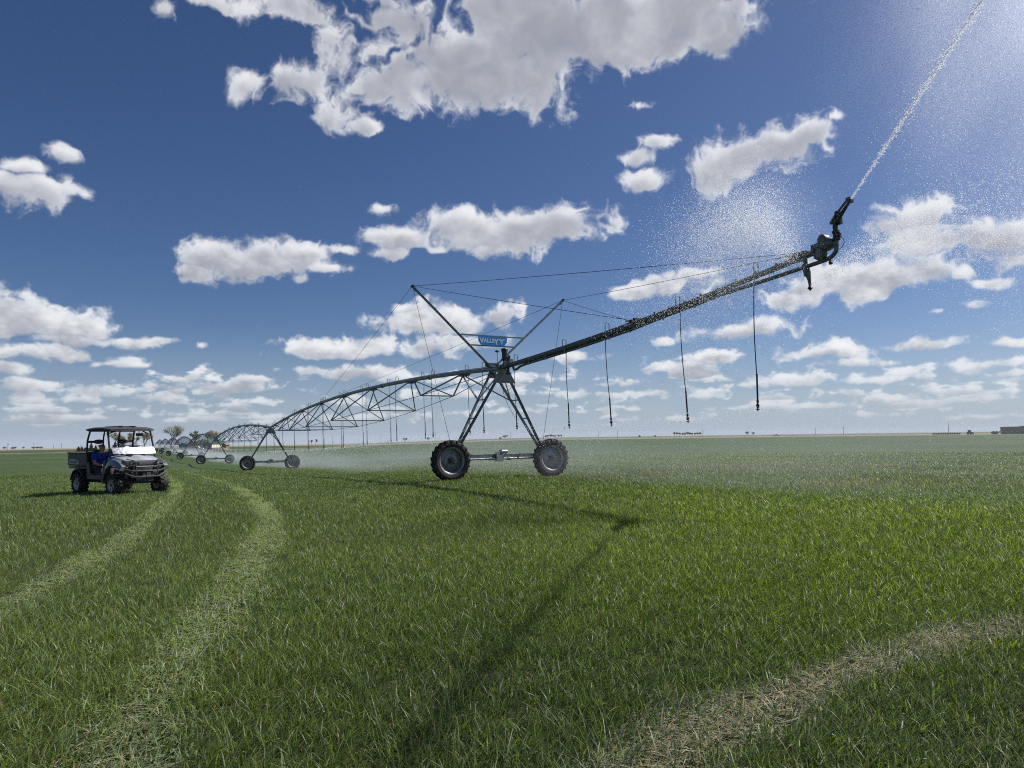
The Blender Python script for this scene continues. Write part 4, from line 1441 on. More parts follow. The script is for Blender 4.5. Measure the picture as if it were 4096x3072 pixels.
# roll cage, head guards, canopy, mirror
m = MB()
for s in (-1, 1):
    m.path([(-.62, s * .66, .80), (-.64, s * .68, 1.25), (-.62, s * .68, 1.62), (-.52, s * .66, 1.90), (-.35, s * .64, 1.94), (.40, s * .62, 1.93), (.50, s * .63, 1.88), (.74, s * .66, 1.20), (.78, s * .66, 1.02)], .028, 8)
    m.path([(-.60, s * .23, .95), (-.60, s * .23, 1.70), (-.53, s * .23, 1.92)], .024, 8)
    m.tube((.40, s * .62, 1.80), (.55, s * .30, 1.93), .02, 8)
    m.bar((-.63, s * .68, 1.58), (-.60, s * .23, 1.58), .03, .07)
m.tube((-.50, -.66, 1.91), (-.50, .66, 1.91), .028, 8); m.tube((.45, -.62, 1.915), (.45, .62, 1.915), .026, 8); m.tube((-.62, -.68, 1.25), (-.62, .68, 1.25), .026, 8)
m.build('roll_cage', BLACK, utv, True)
for s in (-1, 1):
    m = MB()
    prof = [(.15 * math.cos(t) * (1 if abs(math.cos(t)) < .8 else .95), .07 * math.sin(t)) for t in np.linspace(0, 2 * math.pi, 16, endpoint=False)]
    m.loft([[(-.55, s * .37 + y * .9, 1.58 + z * .9) for y, z in prof], [(-.57, s * .37 + y, 1.58 + z) for y, z in prof], [(-.62, s * .37 + y, 1.58 + z) for y, z in prof]])
    m.build('head_guard', SEATM, utv, True)
m = MB()
secs = []
for x, hw, z in ((-.74, .60, 1.95), (-.70, .70, 1.975), (-.30, .72, 2.0), (.30, .72, 2.0), (.62, .68, 1.965), (.68, .60, 1.94)):
    secs.append([(x, -hw, z - .05), (x, -hw, z - .015), (x, -hw * .86, z + .012), (x, -hw * .3, z + .02), (x, hw * .3, z + .02), (x, hw * .86, z + .012), (x, hw, z - .015), (x, hw, z - .05)])
m.loft(secs)
roof = m.build('canopy', ROOFM, utv, True)
for y in (-.20, .16):
    m = MB(); m.bar((-.5, y, 2.03), (.5, y, 2.03), .09, .03); m.build('roof_rib', BLACK, roof, bevel=.01)
m = MB(); m.box((.50, .30, 1.78), (.04, .20, .09)); m.tube((.48, .30, 1.82), (.46, .30, 1.92), .012, 6); m.build('mirror', BLACK, utv, bevel=.01)
m = MB()
NS = 21
secs = []
for t in (0, .5, 1):
    row = []
    for k in range(NS):
        y = -.63 + 1.26 * k / (NS - 1)
        bow = .075 * (1 - (y / .63) ** 2)
        row.append((.86 - .135 * t + bow * (1 - .2 * t), y, 1.215 + .185 * t))
    secs.append(row)
front = secs
vs = [Vector(p) for r_ in front for p in r_]
back = [p - Vector((.010, 0, .004)) for p in vs]
fs = []
o_ = len(vs)
for i in range(2):
    for k in range(NS - 1):
        fs.append((i * NS + k, i * NS + k + 1, (i + 1) * NS + k + 1, (i + 1) * NS + k))
        fs.append((o_ + i * NS + k, o_ + (i + 1) * NS + k, o_ + (i + 1) * NS + k + 1, o_ + i * NS + k + 1))
m.add(vs + back, fs)
m.add([vs[k] for k in range(NS)] + [back[k] for k in range(NS)], [(k, NS + k, NS + k + 1, k + 1) for k in range(NS - 1)])
m.add([vs[2 * NS + k] for k in range(NS)] + [back[2 * NS + k] for k in range(NS)], [(k, k + 1, NS + k + 1, NS + k) for k in range(NS - 1)])
m.build('windscreen', SCREENM, utv, True)

# ---------------------------------------------------------------- person in the near seat
SKIN = mat('skin', (.42, .24, .17), .55, 0, .08, 12)
SHIRT = mat('blue_shirt', (.012, .035, .30), .8, 0, .15, 18, .1)
JEANS = mat('dark_jeans', (.02, .025, .04), .85, 0, .2, 20, .1)
HAIR = mat('cropped_hair', (.10, .07, .05), .8, 0, .2, 40, .1)


def skin_mesh(name, verts, edges, radii, material, parent, subd=2, root_i=0):
    me = bpy.data.meshes.new(name)
    me.from_pydata(verts, edges, [])
    me.materials.append(material)
    o = bpy.data.objects.new(name, me)
    COL.objects.link(o)
    o.parent = parent
    o.modifiers.new('skin', 'SKIN').use_smooth_shade = True
    if not me.skin_vertices:
        bm = bmesh.new(); bm.from_mesh(me); bm.verts.layers.skin.verify(); bm.to_mesh(me); bm.free()
    sv = me.skin_vertices[0].data
    for i, r_ in enumerate(radii):
        sv[i].radius = r_ if isinstance(r_, tuple) else (r_, r_)
    sv[root_i].use_root = True
    o.modifiers.new('sub', 'SUBSURF').render_levels = subd
    return o


ps = (pr + FW * -.31 - LF * .47)
per = empty('person', (ps.x, ps.y, utv.location.z + .76), R(-35))
tag(per, 'person in a blue shirt leaning forward in the near seat of the utility vehicle', 'person')
V = []; E = []; RD = []


def chain(pts, start=None):
    prev = start
    ids = []
    for (p, r_) in pts:
        V.append(p); RD.append(r_)
        i = len(V) - 1
        if prev is not None:
            E.append((prev, i))
        prev = i
        ids.append(i)
    return ids


sp = chain([((0, 0, .07), (.14, .12)), ((.03, 0, .20), (.13, .11)), ((.09, 0, .34), (.15, .12)), ((.12, 0, .44), (.10, .09)), ((.145, 0, .505), (.055, .055)), ((.165, -.0, .56), (.06, .06)), ((.175, 0, .62), (.088, .078)), ((.175, 0, .68), (.085, .075)), ((.17, 0, .715), (.05, .045))])
for s in (-1, 1):
    a = chain([((.11, s * .17, .43), .062), ((.20, s * .24, .20), .046), ((.42, s * .17, .13), .036), ((.47, s * .15, .13), .026), ((.53, s * .14, .12), (.024, .036))], sp[3])
    for k, (dy, ln) in enumerate(((-.030, .055), (-.010, .068), (.010, .066), (.028, .052))):
        chain([((.565, s * .14 + dy, .115), .010), ((.565 + ln * .6, s * .14 + dy * 1.1, .095), .009), ((.565 + ln * .8, s * .14 + dy * 1.1, .07), .008)], a[-1])
    chain([((.50, s * .14 - s * .035, .115), .012), ((.54, s * .14 - s * .06, .10), .010)], a[-2])
    lg = chain([((.02, s * .11, .03), .095), ((.40, s * .14, .05), .072), ((.47, s * .13, -.14), .055), ((.50, s * .12, -.36), .042), ((.60, s * .12, -.40), (.038, .03))], sp[0])
body = skin_mesh('body', V, E, RD, SKIN, per)
# clothes follow the body
V = []; E = []; RD = []
sp = chain([((0, 0, .05), (.155, .135)), ((.03, 0, .20), (.145, .125)), ((.09, 0, .34), (.165, .135)), ((.12, 0, .445), (.115, .10)), ((.138, 0, .485), (.07, .07))])
for s in (-1, 1):
    chain([((.11, s * .17, .43), .078), ((.15, s * .215, .31), .066), ((.185, s * .235, .23), .06)], sp[3])
skin_mesh('shirt', V, E, RD, SHIRT, per)
V = []; E = []; RD = []
sp = chain([((0, 0, .05), (.15, .13))])
for s in (-1, 1):
    chain([((.02, s * .11, .035), .105), ((.40, s * .14, .055), .08), ((.47, s * .13, -.14), .066), ((.50, s * .12, -.34), .056)], sp[0])
skin_mesh('trousers', V, E, RD, JEANS, per)
m = MB()
m.ball((.155, 0, .672), .088, 14, 9, (1.02, .90, .82)); m.build('hair', HAIR, per, True)
m = MB()
for s in (-1, 1):
    m.ball((.165, s * .078, .635), .026, 8, 6, (.9, .35, 1.2))
m.ball((.262, 0, .635), .018, 8, 6, (1.0, .8, 1.3))
m.build('ears_and_nose', SKIN, per, True)
m = MB()
for s in (-1, 1):
    m.ball((.245, s * .030, .655), .011, 8, 6)
m.ball((.247, 0, .597), .02, 8, 5, (.4, 1.1, .3))
m.build('face_features', mat('eye_dark', (.03, .02, .02), .4), per, True)

# ---------------------------------------------------------------- farmstead and far things
BARK = mat('bark', (.20, .17, .14), .9, 0, .25, 6, .2)
def thin_leaf(name, c):
    m_ = mat(name, c, .8, 0, .4, .9)
    nt = m_.node_tree
    tr = nt.nodes.new('ShaderNodeBsdfTranslucent'); tr.inputs['Color'].default_value = (c[0] * 1.3, c[1] * 1.3, c[2] * .9, 1)
    ms = nt.nodes.new('ShaderNodeMixShader'); ms.inputs[0].default_value = .5
    nt.links.new(nt.nodes['Principled BSDF'].outputs[0], ms.inputs[1]); nt.links.new(tr.outputs[0], ms.inputs[2])
    nt.links.new(ms.outputs[0], nt.nodes['Material Output'].inputs['Surface'])
    return m_


LEAF_S = thin_leaf('spring_leaves', (.24, .22, .13))
LEAF_T = thin_leaf('fresh_leaves', (.16, .18, .09))
FARG = thin_leaf('distant_shrub', (.20, .20, .15))
NEEDLE = mat('spruce_needles', (.016, .030, .018), .85, 0, .4, 1.2)



def leaf_tri(m, c, sz, rg):
    a = Vector((rg.gauss(0, 1), rg.gauss(0, 1), rg.gauss(0, 1))).normalized()
    b = a.orthogonal().normalized(); d = a.cross(b)
    m.add([c + b * sz, c - b * sz * .5 + d * sz * .6, c - b * sz * .5 - d * sz * .6], [(0, 1, 2)])


def broad_tree(name, base, h, w, label, seed, leaves=1500, leafm=None, group=None, bare=.5, lsz=.20):
    rg = random.Random(seed)
    root = empty(name, base)
    tag(root, label, 'tree', group)
    t = MB(); crown = MB()
    tips = []

    def grow(p, d, ln, r, lev):
        q = p + d * ln
        mid = p.lerp(q, .5) + Vector((rg.gauss(0, .05), rg.gauss(0, .05), 0)) * ln
        t.path([p, mid, q], [r, r * .8, r * .6], 5 if lev < 2 else 4, False)
        if lev >= 2:
            tips.append((q, lev)); tips.append((mid, lev))
        if lev >= 4:
            return
        nb = 4 if lev == 0 else rg.choice((2, 3, 3))
        for k in range(nb):
            az = rg.random() * 6.28
            sp_ = rg.uniform(.3, .75) * (1.15 if lev == 0 else 1)
            side, up = MB.frame(d)
            nd = (d * math.cos(sp_) + (side * math.cos(az) + up * math.sin(az)) * math.sin(sp_) + Vector((0, 0, .22))).normalized()
            grow(q, nd, ln * rg.uniform(.62, .85), r * .62, lev + 1)
    grow(Vector((0, 0, -.2)), Vector((rg.gauss(0, .05), rg.gauss(0, .05), 1)).normalized(), h * .24, h * .028, 0)
    zmax = max(q.z for q, _ in tips); rmax = max(math.hypot(q.x, q.y) for q, _ in tips)
    sx, sz = (w / 2) / rmax, h / zmax
    t.v = [(x * sx, y * sx, z * sz) for x, y, z in t.v]
    tips = [(Vector((q.x * sx, q.y * sx, q.z * sz)), l) for q, l in tips]
    for k in range(leaves):
        q, l = rg.choice(tips)
        c = q + Vector((rg.gauss(0, 1), rg.gauss(0, 1), rg.gauss(0, .8))) * (w * .045)
        leaf_tri(crown, c, lsz * rg.uniform(.6, 1.4), rg)
    t.build('trunk', BARK, root, True)
    crown.build('crown', leafm or LEAF_S, root)
    return root


def spruce(base, h, w, label, seed):
    rg = random.Random(seed)
    root = empty('spruce_tree', base)
    tag(root, label, 'tree', 'dark spruces by the farmstead')
    m = MB(); m.path([(0, 0, -.2), (0, 0, h)], [h * .03, .02], 6); m.build('trunk', BARK, root)
    m = MB()
    for k in range(1100):
        t = rg.random() ** .7
        z = h * (1 - t) * .97 + .15
        r = w / 2 * (t * .95 + .05) * (.55 + .45 * math.sqrt(rg.random())) * (1 + .25 * math.sin(z * 5.2))
        a = rg.random() * 6.283
        p = Vector((r * math.cos(a), r * math.sin(a), z - r * .18))
        leaf_tri(m, p, .32 * rg.uniform(.6, 1.3), rg)
    m.build('crown', NEEDLE, root)
    return root


def px_w(n, depth):
    return n / F_PX * depth


FD = 345
for (x0, x1, top, lb, sd, lv, lm) in (
        (637, 734, 1706, 'pale budding tree, tallest one left of the far arches', 21, 1500, LEAF_S),
        (750, 804, 1727, 'small leafy tree in the middle behind the far towers', 22, 1400, LEAF_T),
        (818, 880, 1726, 'rounded olive tree right of the small leafy tree', 23, 2200, LEAF_S),
        (436, 512, 1729, 'budding tree seen through the left half of the vehicle cab', 24, 1500, LEAF_S),
        (505, 560, 1728, 'budding tree seen through the middle of the vehicle cab', 25, 1200, LEAF_S),
        (545, 612, 1730, 'budding tree seen through the right half of the vehicle cab', 26, 1300, LEAF_S)):
    b = on_ground((x0 + x1) / 2, FD + sd)
    h = (1798 - top) / F_PX * (FD + sd) * 1.02
    broad_tree('budding_tree', b, h, px_w(x1 - x0, FD + sd), lb, sd, lv, lm, 'spring trees round the farmstead', lsz=.26)
for (x0, x1, top, lb, sd) in ((308, 322, 1781, 'leftmost small spruce in the row left of the vehicle', 31), (323, 334, 1782, 'second small spruce in the row left of the vehicle', 32),
                              (336, 347, 1785, 'shortest spruce in the row, just left of the cage post', 33), (355, 376, 1769, 'tallest spruce, seen through the open cab side', 34),
                              (376, 391, 1778, 'spruce right of the tallest one, inside the cab opening', 35), (446, 475, 1767, 'wide dark spruce beside the white gabled house', 36)):
    b = on_ground((x0 + x1) / 2, FD - 5)
    spruce(b, (1799 - top) / F_PX * FD * 1.05, px_w(x1 - x0, FD) * 1.15, lb, sd)
b = on_ground(400, FD)
broad_tree('round_bush', b, 3.0, 3.0, 'olive bush beside the spruces behind the seated person', 40, 900, LEAF_S, None, lsz=.2)

CREAM = mat('cream_siding', (.62, .58, .48), .7, 0, .05, .8)
GREENR = mat('teal_metal_roof', (.06, .14, .12), .5, .2, .1, 1)
GREYW = mat('grey_siding', (.30, .33, .36), .7, 0, .08, .8)
WHITEW = mat('white_siding', (.66, .66, .64), .7, 0, .05, .8)
GALV = mat('bin_galvanised', (.42, .44, .46), .45, .6, .12, 1.5)
ROOFG = mat('grey_shingle', (.16, .16, .17), .8, 0, .15, 2)
WINM = mat('window_glass', (.03, .04, .05), .15)
BROWNW = mat('brown_boards', (.20, .13, .09), .8, 0, .15, 1)


def gabled(name, label, px0, px1, ywall, ytop, depth, wallm, roofm, length=9, yaw=0.0, doors=(), wins=(), cat='building'):
    b = on_ground((px0 + px1) / 2, depth)
    w = px_w(px1 - px0, depth)
    yb = 1536 - 0
    hz = lambda yy: (at((px0 + px1) / 2, yy, depth).z - b.z)
    hw, ht = hz(ywall), hz(ytop)
    root = empty(name, b, yaw)
    tag(root, label, cat)
    m = MB(); m.prism([(-w / 2, 0, -1), (w / 2, 0, -1), (w / 2, 0, hw), (0, 0, ht), (-w / 2, 0, hw)], (0, length, 0)); wl = m.build('wall', wallm, root)
    m = MB()
    for s in (-1, 1):
        m.prism([(0, -.4, ht + .12), (s * (w / 2 + .4), -.4, hw - .1), (s * (w / 2 + .4), -.4, hw - .25), (0, -.4, ht - .0)], (0, length + .8, 0))
    m.build('roof', roofm, root)
    for (fx, z, ww, hh) in doors:
        m = MB(); m.box((fx * w, -.03, z + hh / 2), (ww, .1, hh)); m.build('door', ROOFG, root)
    for (fx, z, ww, hh) in wins:
        m = MB(); m.box((fx * w, -.03, z), (ww + .16, .10, hh + .16)); f = m.build('window', WHITEW, root)
        m = MB(); m.box((fx * w, -.06, z), (ww, .1, hh)); m.build('pane', WINM, f)
    return root


gabled('machine_shed', 'cream machine shed with a teal roof behind the third span', 775, 848, 1773, 1757, 330, CREAM, GREENR, 16, 0, doors=((.2, 1, 3, 2.6),))
gabled('low_shed', 'lower cream shed joined to the left side of the machine shed', 748, 774, 1780, 1773, 331, CREAM, GREENR, 9)
gabled('grey_shed', 'grey blue shed half hidden by the far arches', 716, 748, 1779, 1772, 338, GREYW, GREENR, 9)
gabled('farm_house', 'white gabled farm house framed by the vehicle cab', 478, 502, 1779, 1768, 338, WHITEW, ROOFG, 10, 0, wins=((-.2, 2.0, .8, 1.2), (.2, 2.0, .8, 1.2), (0, 3.0, .7, .8)), cat='house')
gabled('house_wing', 'grey roofed wing to the right of the white gabled house', 503, 522, 1784, 1777, 342, WHITEW, ROOFG, 8, 0, wins=((.0, 1.4, 1.0, .9),))
gabled('wooden_hut', 'small brown hut right of the machine shed', 888, 904, 1779, 1773, 320, BROWNW, BROWNW, 4, 0, wins=((.2, 1.6, .5, .5),))
b = on_ground(548, 336)
root = empty('grain_bin', b)
tag(root, 'silver grain bin with a conical roof seen through the cab', 'grain bin')
rb = px_w(50, 336) / 2
m = MB(); m.lathe([(rb, -1), (rb, 2.6)], 28)
for k in range(7):
    m.lathe([(rb + .01, .1 + .36 * k), (rb + .05, .2 + .36 * k), (rb + .01, .3 + .36 * k)], 28)
m.build('bin_wall', GALV, root)
m = MB(); m.lathe([(rb + .12, 2.55), (rb + .12, 2.62), (.4, 4.5), (.35, 4.75), (.05, 4.8)], 28); m.build('bin_roof', GALV, root)


def pickup(px, depth, label, yaw, paint, L=5.2):
    b = on_ground(px, depth)
    root = empty('pickup_truck', b, yaw)
    tag(root, label, 'truck')
    m = MB()
    m.prism([(-L / 2, -.9, .55), (L / 2, -.9, .55), (L / 2, -.9, 1.0), (L * .22, -.9, 1.1), (L * .10, -.9, 1.75), (-L * .12, -.9, 1.75), (-L * .16, -.9, 1.1), (-L / 2, -.9, 1.1)], (0, 1.8, 0)); m.build('body', paint, root, bevel=.06)
    m = MB(); m.prism([(L * .185, -.93, 1.15), (L * .095, -.93, 1.65), (-L * .11, -.93, 1.65), (-L * .14, -.93, 1.15)], (0, 1.86, 0)); m.build('cab_glass', WINM, root)
    for x in (-L * .31, L * .31):
        for s in (-1, 1):
            m = MB(); m.lathe([(.3, -.12), (.38, -.1), (.38, .1), (.3, .12)], 14, (x, s * .82, .38), (0, 1, 0)); m.build('wheel', RUBBER, root)


VW = mat('white_vehicle_paint', (.7, .7, .7), .3); VB = mat('black_vehicle_paint', (.02, .02, .022), .3)
pickup(790, 312, 'white pickup parked before the machine shed', .2, VW)
pickup(822, 315, 'black pickup parked right of the white one at the shed', -.1, VB)
b = on_ground(860, 316)
root = empty('farm_trailer', b, .05)
tag(root, 'dark flat trailer standing between the shed and the brown hut', 'trailer')
m = MB(); m.box((0, 0, .95), (8, 2.4, .25)); m.box((-3.8, 0, 1.5), (.2, 2.3, .9)); m.bar((4, 0, .8), (5.4, 0, .6), .15, .15); m.build('deck', STEEL_DARK, root)
for x in (-1.6, -.6):
    for s in (-1, 1):
        m = MB(); m.lathe([(.3, -.12), (.42, -.1), (.42, .1), (.3, .12)], 12, (x, s * 1.0, .42), (0, 1, 0)); m.build('wheel', RUBBER, root)
b = on_ground(880, 314)
m = MB()
rgp = random.Random(9)
secs = []
for k in range(12):
    a = 2 * math.pi * k / 12
    secs.append((math.cos(a), math.sin(a)))
m.loft([[(x * 4.6 * r_ * rgp.uniform(.9, 1.1), y * 2.2 * r_, z) for x, y in secs] for r_, z in ((1, -.3), (.86, .35), (.6, .8), (.3, 1.1), (.06, 1.25))])
o = m.build('soil_heap', mat('soil', (.24, .19, .14), .95, 0, .3, 1.5, .3), None, True); o.location = b
tag(o, 'brown heap of soil lying in front of the small hut', 'soil heap')

# right side of the horizon: barn, bales, planter, tractor, poles, far tree rows
BALE = mat('hay_bale', (.20, .17, .10), .95, 0, .3, 3, .3)
RD_ = 430
gabled('distant_barn', 'grey brown barn cut off by the right edge of the photo', 4068, 4150, 1706, 1703, RD_, mat('weathered_barn', (.20, .18, .16), .85, 0, .15, .5), ROOFG, 14)
bl = ['leftmost round hay bale of the six near the barn', 'second round hay bale from the left near the barn', 'third round hay bale from the left near the barn', 'fourth round hay bale from the left near the barn', 'fifth round hay bale, close beside the barn', 'rightmost round hay bale, right beside the barn wall']
for px, lb in zip((3975, 3987, 4015, 4029, 4054, 4073), bl):
    b = on_ground(px, RD_ - 6)
    m = MB(); m.lathe([(.02, -.72), (.85, -.72), (.95, -.65), (.97, 0), (.95, .65), (.85, .72), (.02, .72)], 20, (0, 0, .93), (.3, 1, 0))
    o = m.build('hay_bale', BALE, None, True); o.location = b
    tag(o, lb, 'hay bale', 'round hay bales near the barn')
b = on_ground(3788, 420)
root = empty('seed_planter', b, .03)
tag(root, 'long dark green planter parked at the far field edge', 'planter')
m = MB(); m.bar((-8.4, 0, .8), (8.4, 0, .8), .2, .2); m.bar((-8.4, .6, .7), (8.4, .6, .7), .15, .15)
m.build('toolbar', mat('machine_green', (.03, .07, .03), .6), root)
PLG = MATS['machine_green']; YEL = mat('machine_yellow', (.45, .34, .04), .6)
for k in range(16):
    x = -8 + k * 1.065
    m = MB(); m.lathe([(.2, .85), (.34, 1.05), (.34, 1.25), (.3, 1.3)], 8, (x, .1, 0)); m.box((x, .4, .5), (.25, .7, .5)); m.build('row_unit', PLG, root)
b = on_ground(3882, 424)
root = empty('tractor', b, .4)
tag(root, 'dark green tractor standing right of the long planter', 'tractor')
m = MB(); m.box((1.0, 0, 1.2), (2.0, .8, .7)); m.box((-.5, 0, 1.2), (1.4, .9, .8)); m.tube((1.3, .2, 1.5), (1.3, .2, 2.3), .06, 6); m.build('body', PLG, root, bevel=.06)
m = MB(); m.box((-.5, 0, 2.05), (1.3, 1.3, 1.0)); m.build('cab', WINM, root, bevel=.06)
m = MB(); m.box((-.5, 0, 2.62), (1.5, 1.5, .14)); m.build('cab_roof', PLG, root, bevel=.05)
for x, r_, w_ in ((-.7, .85, .5), (1.5, .55, .35)):
    for s in (-1, 1):
        m = MB(); m.lathe([(r_ * .7, -w_ / 2), (r_, -w_ * .4), (r_, w_ * .4), (r_ * .7, w_ / 2)], 18, (x, s * .85, r_), (0, 1, 0)); m.build('wheel', RUBBER, root)
pickup(4002, 620, 'white pickup on the far road above the hay bales', .1, VW, 5.4)
pickup(3105, 600, 'tiny white pickup on the far road in the middle distance', .1, VW, 5.4)

POLEW = mat('pole_wood', (.10, .085, .07), .9)
poles = [(32, 1771, 1794, True), (136, 1769, 1791, False), (215, 1778, 1792, False), (246, 1771, 1792, False), (324, 1774, 1790, False), (1117, 1744, 1779, False), (1331, 1742, 1767, False), (1524, 1734, 1762, False), (1743, 1730, 1763, False),
         (2043, 1727, 1760, False), (2394, 1723, 1745, False), (2471, 1722, 1759, False), (2812, 1720, 1756, True), (3263, 1712, 1743, False), (3375, 1704, 1743, True), (3797, 1690, 1732, False)]
pl = ['pole with a crossarm at the far left edge of the horizon', 'tall pole second from the left edge of the horizon', 'short far pole in the left group, third from the edge', 'pole standing fourth from the left edge of the horizon', 'faint pole just above the spruce row', 'pole standing behind the second tower',
      'pole behind the nearest truss span, left of its middle', 'pole behind the nearest truss span, right of its middle', 'pole seen left of the sign tower left wheel', 'pole seen between the two wheels of the sign tower', 'faint short pole right of the sign tower',
      'pole below the middle hose of the boom', 'pole at the right end of the far tree row', 'thin pole left of the pole with a crossarm on the right', 'darkest pole with a crossarm right of the outermost hose', 'leaning pole behind the planter on the right']
for (px, y0, y1, arm), lb in zip(poles, pl):
    d = min(10.0 * F_PX / (y1 - y0), 900)
    b = on_ground(px, d)
    top = at(px, y0, d).z
    root = empty('utility_pole', b)
    tag(root, lb, 'pole', 'utility poles along the horizon')
    m = MB(); m.path([(0, 0, -.5), (rgp.uniform(-.15, .15) - (.25 if px == 3797 else 0), 0, top - b.z)], [.22, .16], 6); m.build('pole_shaft', POLEW, root)
    if arm:
        m = MB(); m.bar((-1.1, 0, top - b.z - .8), (1.1, 0, top - b.z - .8), .14, .14); m.box((.5, 0, top - b.z - 2.2), (.6, .4, .9)); m.build('crossarm', POLEW, root)


def far_tree(px, y0, wpx, depth, label, group, seed, leafm=FARG):
    b = on_ground(px, depth)
    h = max(2.0, at(px, y0, depth).z - b.z)
    broad_tree('distant_tree', b, h, px_w(wpx, depth), label, seed, 260, leafm, group, lsz=px_w(2.0, depth))


for k, px in enumerate(np.linspace(2698, 2802, 11)):
    far_tree(px, 1730 + rgp.uniform(-2, 3), 13, 900, 'small bare tree in the long row right of the boom hoses', 'far tree row in the middle of the horizon', 60 + k)
for k, px in enumerate(np.linspace(2182, 2246, 7)):
    far_tree(px, 1740 + rgp.uniform(-2, 2), 12, 950, 'small bare tree in the row above the right wheel', 'far tree row above the right wheel', 80 + k)
far_tree(2990, 1727, 20, 800, 'left of two round trees standing alone on the horizon', None, 91)
far_tree(3015, 1729, 17, 800, 'right of two round trees standing alone on the horizon', None, 92)
for k, (px, y0, w_) in enumerate(((1715, 1748, 20), (2020, 1741, 26), (2000, 1750, 16), (1262, 1757, 14), (1245, 1760, 12), (1620, 1752, 22), (2560, 1746, 12), (2622, 1744, 10))):
    far_tree(px, y0, w_, 760, ['bush left of the sign tower on the horizon', 'taller bush between the tower wheels', 'low bush beside the taller one between the wheels', 'tiny tree behind the truss span', 'tinier tree left of the tiny one behind the truss', 'shrubs on the horizon left of the left wheel', 'small shrub on the plain under the boom', 'small shrub farther right on the plain under the boom'][k], None, 100 + k)
for k, (px, w_) in enumerate(((52, 12), (62, 10), (135, 16), (150, 14), (165, 16), (96, 10), (20, 12))):
    far_tree(px, 1788, w_, 800, 'low shrub in the line along the left horizon', 'shrub line on the left horizon', 120 + k)

# ---------------------------------------------------------------- water: the jet, the fountain of the hanging nozzle, sprinkler spray, drifting mist
def water_material():
    m = bpy.data.materials.new('water_drops'); m.use_nodes = True
    nt = m.node_tree; N = nt.nodes; L = nt.links.new
    d = N.new('ShaderNodeBsdfTranslucent'); d.inputs['Color'].default_value = (.95, .96, .98, 1)
    b = N['Principled BSDF']; b.inputs['Base Color'].default_value = (.85, .88, .92, 1); b.inputs['Roughness'].default_value = .25
    ms = N.new('ShaderNodeMixShader'); ms.inputs[0].default_value = .75
    L(b.outputs[0], ms.inputs[1]); L(d.outputs[0], ms.inputs[2]); L(ms.outputs[0], N['Material Output'].inputs['Surface'])
    return m


WATER = water_material()


def drops_object(name, P, size, vel, stretch, label, cat):
    """many small drops, each a little octahedron drawn out along its path"""
    P = np.asarray(P, float); n = len(P)
    v = np.asarray(vel, float); v = v / np.maximum(np.linalg.norm(v, axis=1, keepdims=True), 1e-6)
    ref = np.where(np.abs(v[:, 2:3]) > .9, np.array([[1., 0, 0]]), np.array([[0, 0, 1.]]))
    a = np.cross(v, ref); a /= np.linalg.norm(a, axis=1, keepdims=True)
    b = np.cross(v, a)
    s = size[:, None]
    vs = np.stack([P + v * s * stretch, P - v * s * stretch, P + a * s, P - a * s, P + b * s, P - b * s], 1).reshape(-1, 3).astype(np.float32)
    f = np.array([[0, 2, 4], [0, 3, 5], [1, 3, 4], [1, 2, 5]])
    F = ((np.arange(n) * 6)[:, None, None] + f[None]).reshape(-1).astype(np.int32)
    me = bpy.data.meshes.new(name)
    me.vertices.add(len(vs)); me.vertices.foreach_set('co', vs.ravel())
    me.loops.add(len(F)); me.loops.foreach_set('vertex_index', F)
    me.polygons.add(len(F) // 3); me.polygons.foreach_set('loop_start', np.arange(0, len(F), 3, dtype=np.int32))
    me.update(calc_edges=True)
    me.materials.append(WATER)
    o = bpy.data.objects.new(name, me); COL.objects.link(o)
    tag(o, label, cat, kind='stuff')
    return o


